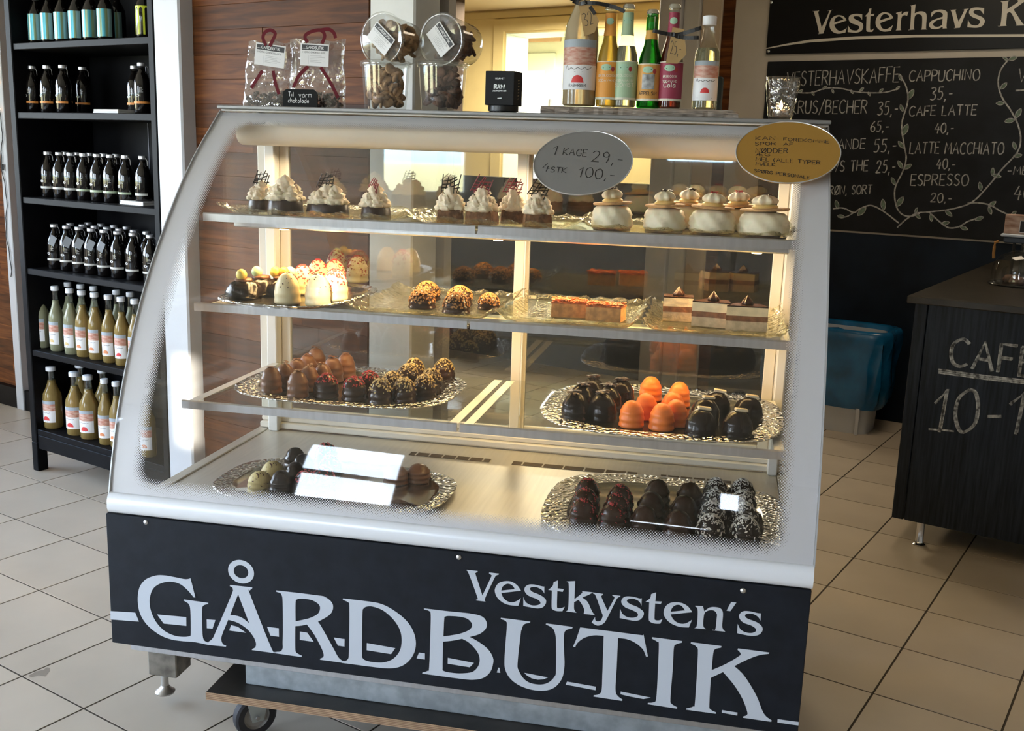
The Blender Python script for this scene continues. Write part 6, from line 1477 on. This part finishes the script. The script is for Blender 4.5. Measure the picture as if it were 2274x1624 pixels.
# tealight glass
pg = aY(1732, 265, YL - .01); gt = aY(1732, 172, YL - .01); hg = gt.z - ZL
cgls = thing('tealight_glass', 'small diamond-cut glass with a burning tealight at the right end of the case', 'candle holder', (pg.x, YL - .01, ZL + .0005))
rt_, rb_ = (aY(1770, 172, YL - .01).x - gt.x), (aY(1758, 262, YL - .01).x - pg.x)
pr = [(rb_ * .9, 0), (rb_, .004), (rb_ + (rt_ - rb_) * .35, hg * .35), (rb_ + (rt_ - rb_) * .7, hg * .7), (rt_, hg), (rt_ - .003, hg), (rb_ + (rt_ - rb_) * .7 - .003, hg * .7), (rb_ - .003, .008), (0, .008)]
prf = []
for k in range(13): t_ = k / 12; prf.append((rb_ + (rt_ - rb_) * t_, .004 + (hg - .004) * t_))
prf = [(rb_ * .9, 0)] + prf + [(rt_ - .003, hg), (rb_ - .002, .008), (0, .008)]
MB().lathe(prf, 48, caps=False, mod=lambda a, k: 1 + (.035 * abs(math.sin(6 * a + k * 12)) * (1 if .1 < k < .72 else 0)) + (.035 * abs(math.sin(6 * a - k * 12)) * (1 if .1 < k < .72 else 0))).build('cut_glass', clear_mat('cut_glass', (.93, .93, .92), .16, .03, bump=.6, bscale=60), cgls, smooth='all')
tl = thing('tealight', 'lit tealight candle inside the diamond-cut glass', 'candle', (pg.x, YL - .01, ZL + .009))
MB().lathe([(0, 0), (.0185, 0), (.019, .001), (.019, .015), (.0183, .015), (.018, .013)], 28).build('metal_cup', M('foil_cup', (.7, .7, .72), .2, 1.0), tl, smooth=True)
MB().lathe([(0, .0115), (.0178, .0115), (.0178, .0128), (0, .0124)], 24).build('wax', M('wax', (.85, .78, .66), .4, sss=.2), tl)
MB().tube([(0, 0, .012), (0, 0, .018)], .0007, 5).build('wick', ink, tl)
MB().lathe([(0, .0165), (.0035, .021), (.0042, .025), (.0025, .033), (0, .040)], 14).build('flame', M('flame', (1, .6, .2), .5, emit=(1, .45, .12), es=60), tl, smooth='all')
light('tealight_light', 'POINT', (pg.x, YL - .01, ZL + .040), .15, (1, .5, .2), .008)

# oval signs on the glass
ga, gb = Vector((0, 2.417, 1.283)), Vector((0, 2.575, 1.412)); ey = (gb - ga).normalized(); ex_ = Vector((1, 0, 0)); en = ex_.cross(ey).normalized()
if en.y > 0: en = -en
def oval(px, py, l, r_, t_, b_, mat_, label, lines, name='oval_sign', off=.010):
    P0 = ga + en * off
    def pl(x, y): q = aPlane(x, y, P0, en) - P0; return (q.x, q.dot(ey))
    c = pl(px, py); L_, R_, T_, B_ = pl(*l), pl(*r_), pl(*t_), pl(*b_)
    a = (R_[0] - L_[0]) / 2; bb = (T_[1] - B_[1]) / 2; cx = (L_[0] + R_[0]) / 2; cy = (T_[1] + B_[1]) / 2; sh = (R_[1] - L_[1]) / 2
    fn3 = lambda d: (lambda x, y: tuple(P0 + ex_ * x + ey * y + en * d))
    pts = [(cx + a * math.cos(k * PI / 36), cy + bb * math.sin(k * PI / 36) + sh * math.cos(k * PI / 36)) for k in range(72)]
    root = thing(name, label, 'sign', (0, 0, 0), 0, 'oval hand-lettered signs')
    A, Bk = fn3(.0015), fn3(-.0015); N2 = 72
    mb = MB(); mb.add([A(*p) for p in pts] + [Bk(*p) for p in pts], [tuple(range(N2)), tuple(range(2 * N2 - 1, N2 - 1, -1))] + [(k, (k + 1) % N2, N2 + (k + 1) % N2, N2 + k) for k in range(N2)])
    mb.build('plate', mat_, root)
    fr = MB(); rp_ = [A(*p) for p in pts]; fr.tube([Vector(q) for q in rp_] + [Vector(rp_[0])], .0013, 5); fr.build('rim', M('oval_rim', (.6, .6, .6), .4, .5), root, smooth=True)
    mb = MB(); f = fn3(.0021)
    for (s, x0, y0, x1, y1, hpx, w_) in lines:
        p, q, u_ = pl(x0, y0), pl(x1, y1), pl(x0, y0 - hpx); write(mb, s, p[0], p[1], u_[1] - p[1], f, w_, wob=.03, slope=(q[1] - p[1]) / (q[0] - p[0]), fit=q[0] - p[0])
    mb.build('pen_lettering', ink, root, fix=False)
    return root
oval(1295, 362, (1186, 360), (1404, 366), (1302, 292), (1288, 434), M('oval_silver', (.26, .255, .25), .42, .2), 'silver grey oval price sign with handwritten prices, hanging on the glass', [('1', 1225, 345, 1238, 346, 20, .0024), ('KAGE', 1250, 345, 1303, 349, 15, .0022), ('29,-', 1312, 360, 1383, 368, 24, .0024), ('4', 1203, 381, 1219, 383, 18, .0024), ('STK', 1222, 384, 1258, 386, 12, .0022), ('100,-', 1283, 394, 1365, 402, 22, .0024)])
c8 = lambda x, y: (1100 + x / 2.915, 230 + y / 2.915)
g_l = []
for s, x0, y0, x1, y1, hh_, w_ in (('KAN', 1685, 240, 1812, 240, 24, .0016), ('FOREKOMME', 1865, 245, 2160, 262, 20, .0016), ('SPOR', 1680, 275, 1815, 274, 20, .0016), ('AF', 1865, 276, 1930, 278, 18, .0016), ('N@DDER', 1685, 322, 1895, 326, 30, .0018), ('&G', 1685, 343, 1780, 345, 20, .0016), ('MEL (ALLE TYPER', 1685, 375, 2105, 400, 24, .0016), ('M&LK', 1685, 405, 1815, 411, 22, .0016), ('SP@RG PERSONALE', 1675, 448, 2035, 496, 20, .0016)):
    a_, b_ = c8(x0, y0), c8(x1, y1); g_l.append((s, a_[0], a_[1], b_[0], b_[1], hh_ / 2.915, w_))
oval(1750, 340, (1634, 338), (1867, 340), (1758, 272), (1748, 408), M('oval_gold', (.50, .28, .06), .4, .35), 'golden oval allergy notice hanging on the top right corner of the case', g_l, off=.024)

# ------------------------------------------------------------------ bring the case and all it carries to its measured distance
SC = 0.983
for o in list(sc.objects):
    if o.name in PRE or o.parent is not None: continue
    o.location = CAMP + (o.location - CAMP) * SC
    if o.type != 'LIGHT': o.scale = [s * SC for s in o.scale]

# dolly (final coordinates)
top = M('dolly_top', (0.022, 0.019, 0.016), .5, noise_amt=.6, nscale=14)
ply = [M('ply_light', (0.46, 0.30, 0.18), .6, noise_amt=.2, nscale=30), M('ply_dark', (0.24, 0.14, 0.08), .6)]
x0, x1, y0, y1 = -1.052, .20, 1.925, 2.70
dol = thing('dolly', 'low plywood dolly on rubber casters carrying the display case', 'dolly', (x0, y0, 0)); dx, dy = x1 - x0, y1 - y0
MB().box(.001, dx - .001, .001, dy - .001, .1102, .1282).build('board', top, dol)
for k in range(9): MB().box(0, dx, 0, dy, .1102 + k * .00195, .1102 + (k + 1) * .00195 - .0001).build('ply_layer', ply[k % 2], dol)
rub = M('rubber', (.025, .024, .028), .6, noise_amt=.2); hub_m = M('hub_grey', (.30, .28, .26), .5); fork_m = M('fork_zinc', (.42, .46, .46), .45, .5, noise_amt=.2, nscale=20)
def caster(x, y, rot):
    c = bpy.data.objects.new('caster', None); COL.objects.link(c); c.parent = dol; c.location = (x, y, 0); c.rotation_euler.z = rot
    R_ = .0495
    q = Matrix.Translation((0, 0, R_)) @ Matrix.Rotation(PI / 2, 4, 'Y')
    MB().lathe([(.030, -.0125), (R_ - .006, -.0130), (R_ - .001, -.009), (R_, 0), (R_ - .001, .009), (R_ - .006, .0130), (.030, .0125)], 40, m=q, caps=False).build('tyre', rub, c, smooth=True)
    MB().lathe([(0, -.010), (.012, -.0105), (.014, -.006), (.026, -.007), (.030, -.0125), (.030, .0125), (.026, .007), (.014, .006), (.012, .0105), (0, .010)], 36, m=q).build('hub', hub_m, c, smooth=True)
    MB().box(-.034, .034, -.030, .030, .1065, .1100).lathe([(.024, .1015), (.024, .1064)], 24, 0, 0).build('mounting_plate', fork_m, c)
    for s_ in (-1, 1):
        MB().extr([(-.026, .1014), (.030, .1014), (.014, .040), (-.012, .040)], s_ * .0155, s_ * .0180).build('fork_arm', fork_m, c)
    MB().tube([(-.021, 0, R_), (.021, 0, R_)], .005, 10).build('axle', hub_m, c)
caster(.085, .065, -.75); caster(dx - .09, .07, .4); caster(.08, dy - .08, .3); caster(dx - .09, dy - .08, .2)
for (a, b_) in ((.10, .010), (.28, .012), (.62, .02)): pass

# ================================================================== RIGHT SIDE OF THE ROOM
V3 = 3.655
cwood = M('black_laminate', (0.012, 0.017, 0.025), .45, spec=.25, noise_amt=.55, nscale=9, stretch=(14, 14, .7), bump=.12, bscale=30)
ct = thing('serving_counter', 'black wood-grain serving counter with chalk opening hours', 'counter', (0, 0, 0), TH)
uL = -.775
MB().bbox(uL - .025, 1.1, V3 - .02, 5.46, .865, .890, .003).build('countertop', M('dark_worktop', (.028, .022, .014), .38, noise_amt=.3, nscale=20), ct)
MB().bbox(uL, uL + .040, V3, V3 + .45, .10, .8645, .002).build('corner_post', cwood, ct)
MB().bbox(uL + .0425, .5, V3 + .001, V3 + .02, .10, .8645, .002).build('front_panel', cwood, ct)
MB().bbox(.504, 1.09, V3 + .001, V3 + .02, .10, .8645, .002).build('front_panel', cwood, ct)
MB().bbox(uL, uL + .018, V3 + .4502, 5.42, .10, .8645, .002).build('side_panel', cwood, ct)
MB().bbox(uL + .02, 1.08, 5.41, 5.43, .10, .8645, .002).build('back_panel', cwood, ct)
chrome = M('chrome', (.7, .7, .7), .15, 1.0)
for (u, v) in ((uL + .09, V3 + .06), (.42, V3 + .06), (uL + .09, 5.3), (.9, 5.3)):
    MB().lathe([(0, 0), (.022, 0), (.022, .005), (.015, .010), (.013, .014), (.013, .0995), (0, .0995)], 20, u, v).build('leg', chrome, ct, smooth=True)
p = aV(2037, 667, V3 - .003)
MB().box(p.x - .002, p.x + .002, V3 - .004, V3, p.z - .012, p.z + .010).build('bracket', chrome, ct)
c6 = lambda x, y: (1700 + x / 2.03, 450 + y / 2.03)
mp3 = lambda x, y: (lambda q: (q.x, q.z))(aV(*c6(x, y), V3 - .0006)); f3 = lambda u, z: (u, V3 - .0006, z)
tx = MB()
def ctext(s, x0, y0, x1, y1, hpx, w=.009):
    a, b_ = mp3(x0, y0), mp3(x1, y1); t_ = mp3(x0, y0 - hpx)
    for k in range(2): write(tx, s, a[0] + k * .003, a[1] + k * .002, t_[1] - a[1], f3, w, wob=.02, slope=(b_[1] - a[1]) / (b_[0] - a[0]), fit=b_[0] - a[0])
ctext('CAFE', 825, 735, 1215, 790, 125); ctext('10', 745, 1035, 950, 1030, 190); ctext('-', 985, 1035, 1060, 1035, 170); ctext('16', 1080, 1040, 1330, 1060, 190)
for k in range(3): tx.ribbon([mp3(780, 752 + 8 * k), mp3(1000, 782 + 8 * k), mp3(1300, 815 + 8 * k)], .005, f3)
tx.ribbon([mp3(735, 1022), mp3(800, 1026), mp3(850, 1032)], .006, f3)
tx.build('chalk_lettering', M('chalk_worn', (.36, .37, .36), .9, noise_amt=.85, nscale=70), ct, fix=False)
# glass cake dome
pc = aZ(2268, 634, .8905); pcb = toB(pc); rD = (pc - aZ(2200, 626, .8905)).length
dm = thing('cake_dome', 'clear glass cake dome standing on the dark counter at the right edge', 'cake dome', pc)
MB().lathe([(0, 0), (rD * .98, 0), (rD, .004), (rD * .98, .008), (0, .006)], 40).build('plate', M('dark_plate', (.03, .028, .025), .15), dm, smooth=True)
MB().lathe([(rD * .92, .0085), (rD * .92, .055), (rD * .86, .085), (rD * .68, .110), (rD * .4, .126), (.012, .132), (.010, .140), (.016, .148), (.014, .158), (0, .162)], 40, caps=False).build('glass_cover', clear_mat('dome_glass', (.93, .93, .92), .10), dm, smooth='all')
for k in range(3):
    a = k * 2.1; MB().lathe([(0, .009), (.030, .009), (.034, .018), (.026, .032), (0, .036)], 20, rD * .42 * math.cos(a), rD * .42 * math.sin(a), mod=lambda a_, k_: 1 + .05 * math.sin(4 * a_)).build('muffin', M('muffin_brown', (.12, .055, .03), .7, noise_amt=.4, nscale=60), dm, smooth='all')
# raised tray with picture card, on slim black legs
V4 = 4.5
pt = aV(2222, 522, V4); zt_ = pt.z; st = thing('raised_tray', 'raised serving tray with pale rim on thin black legs behind the cake dome', 'tray stand', (0, 0, 0), TH)
MB().bbox(pt.x, pt.x + .55, V4, V4 + .30, zt_ - .006, zt_ + .006, .003).build('tray_plate', M('pale_blue_rim', (.55, .60, .68), .4), st)
MB().bbox(pt.x + .01, pt.x + .54, V4 + .01, V4 + .29, zt_ - .030, zt_ - .0065, .004).build('tray_base', M('dark_base', (.03, .04, .06), .4), st)
for (u, v) in ((pt.x + .05, V4 + .03), (pt.x + .50, V4 + .03), (pt.x + .05, V4 + .27), (pt.x + .50, V4 + .27)): MB().tube([(u, v, .8903), (u, v, zt_ - .0305)], .006, 10).build('leg', M('black_wire', (.01, .01, .01), .4), st)
pcx = aV(2228, 520, V4 + .02); hcd = aV(2228, 478, V4 + .02).z - pcx.z; 
cdx = thing('picture_box', 'carton with a brown sand photo and small black card, on the raised tray', 'box', (0, 0, 0), TH)
zc = zt_ + .0065
MB().bbox(pcx.x, pcx.x + .20, V4 + .02, V4 + .10, zc, zc + hcd, .002).build('carton', M('sand_photo', (.30, .15, .10), .6, col2=(.62, .45, .36), nscale=20, stretch=(1, 1, 3)), cdx)
MB().box(pcx.x + .055, pcx.x + .13, V4 + .0175, V4 + .0195, zc + .006, zc + hcd * .72).build('card_border', card, cdx)
MB().box(pcx.x + .058, pcx.x + .127, V4 + .016, V4 + .0174, zc + .009, zc + hcd * .69).build('black_card', M('card_black', (.02, .015, .015), .5), cdx)
MB().extr([(pcx.x + .080, zc + .014), (pcx.x + .096, zc + .014), (pcx.x + .096, zc + .032), (pcx.x + .091, zc + .042), (pcx.x + .091, zc + .05), (pcx.x + .085, zc + .05), (pcx.x + .085, zc + .042), (pcx.x + .080, zc + .032)], V4 + .0152, V4 + .0159, 'y').build('bottle_picture', card, cdx)
pr_ = aV(2212, 540, V4 + .01); rbn = MB(); P = [(2218, 536), (2210, 538), (2208, 548), (2206, 562), (2206, 574)]
Q = [aV(a, b_, V4 - .004) for a, b_ in P]
rbn = MB().tube([(q.x, V4 - .004 + .002 * k, q.z) for k, q in enumerate(Q)], .006, 6).build('orange_ribbon', M('orange_ribbon', (.40, .19, .05), .5), None, rz=TH, smooth=True)
tag(rbn, 'orange ribbon hanging from the corner of the raised tray', 'ribbon')
# bin with blue bag
bin_ = thing('waste_bin', 'white waste bin lined with a blue plastic bag below the chalkboard', 'bin', B(-1.50, 5.22, 0), TH)
def sup(a, b_, f, n=40, e=5):
    return [(a * (abs(math.cos(t)) ** (2 / e)) * math.copysign(1, math.cos(t)) * f, b_ * (abs(math.sin(t)) ** (2 / e)) * math.copysign(1, math.sin(t)) * f) for t in [2 * PI * k / n for k in range(n)]]
def stack(rings, n, close=(True, True)):
    vs = []; fs = []
    for r_, z, w in rings:
        for k, (x, y) in enumerate(r_): vs.append((x * (1 + w * math.sin(k * 1.9 + z * 9)), y * (1 + w * math.sin(k * 2.3)), z))
    for q in range(len(rings) - 1):
        for i in range(n): j = (i + 1) % n; fs.append((q * n + i, q * n + j, q * n + n + j, q * n + n + i))
    if close[0]: fs.append(tuple(range(n - 1, -1, -1)))
    if close[1]: fs.append(tuple(range((len(rings) - 1) * n, len(rings) * n)))
    return MB().add(vs, fs)
stack([(sup(.265, .13, .93), 0, 0), (sup(.265, .13, .97), .20, 0), (sup(.265, .13, 1.0), .50, 0)], 40, (True, False)).build('bin_body', M('bin_white', (.55, .57, .60), .5), bin_, smooth=True)
MB().bbox(.20, .218, -.139, -.132, .0, .40, .002).build('bin_rib', MATS['bin_white'], bin_)
blue = M('blue_bag', (.008, .12, .28), .2, noise_amt=.4, nscale=7, bump=1.0, bscale=7, spec=.6)
stack([(sup(.265, .13, 1.10), .13, .02), (sup(.265, .13, 1.14), .17, .06), (sup(.265, .13, 1.19), .26, .05), (sup(.265, .13, 1.18), .36, .06), (sup(.265, .13, 1.23), .46, .05), (sup(.265, .13, 1.25), .505, .02), (sup(.265, .13, 1.20), .525, .03), (sup(.265, .13, 1.10), .515, .02), (sup(.265, .13, 1.02), .49, .02), (sup(.265, .13, .9), .40, .02)], 40, (False, True)).build('bag', blue, bin_, smooth='all')
pm = aZ(2150, 700, .85)

# remove the prototypes the copies were made from
def kill(o):
    for c in list(o.children): kill(c)
    bpy.data.objects.remove(o, do_unlink=True)
for o in PROTO: kill(o)
# ================================================================== window check
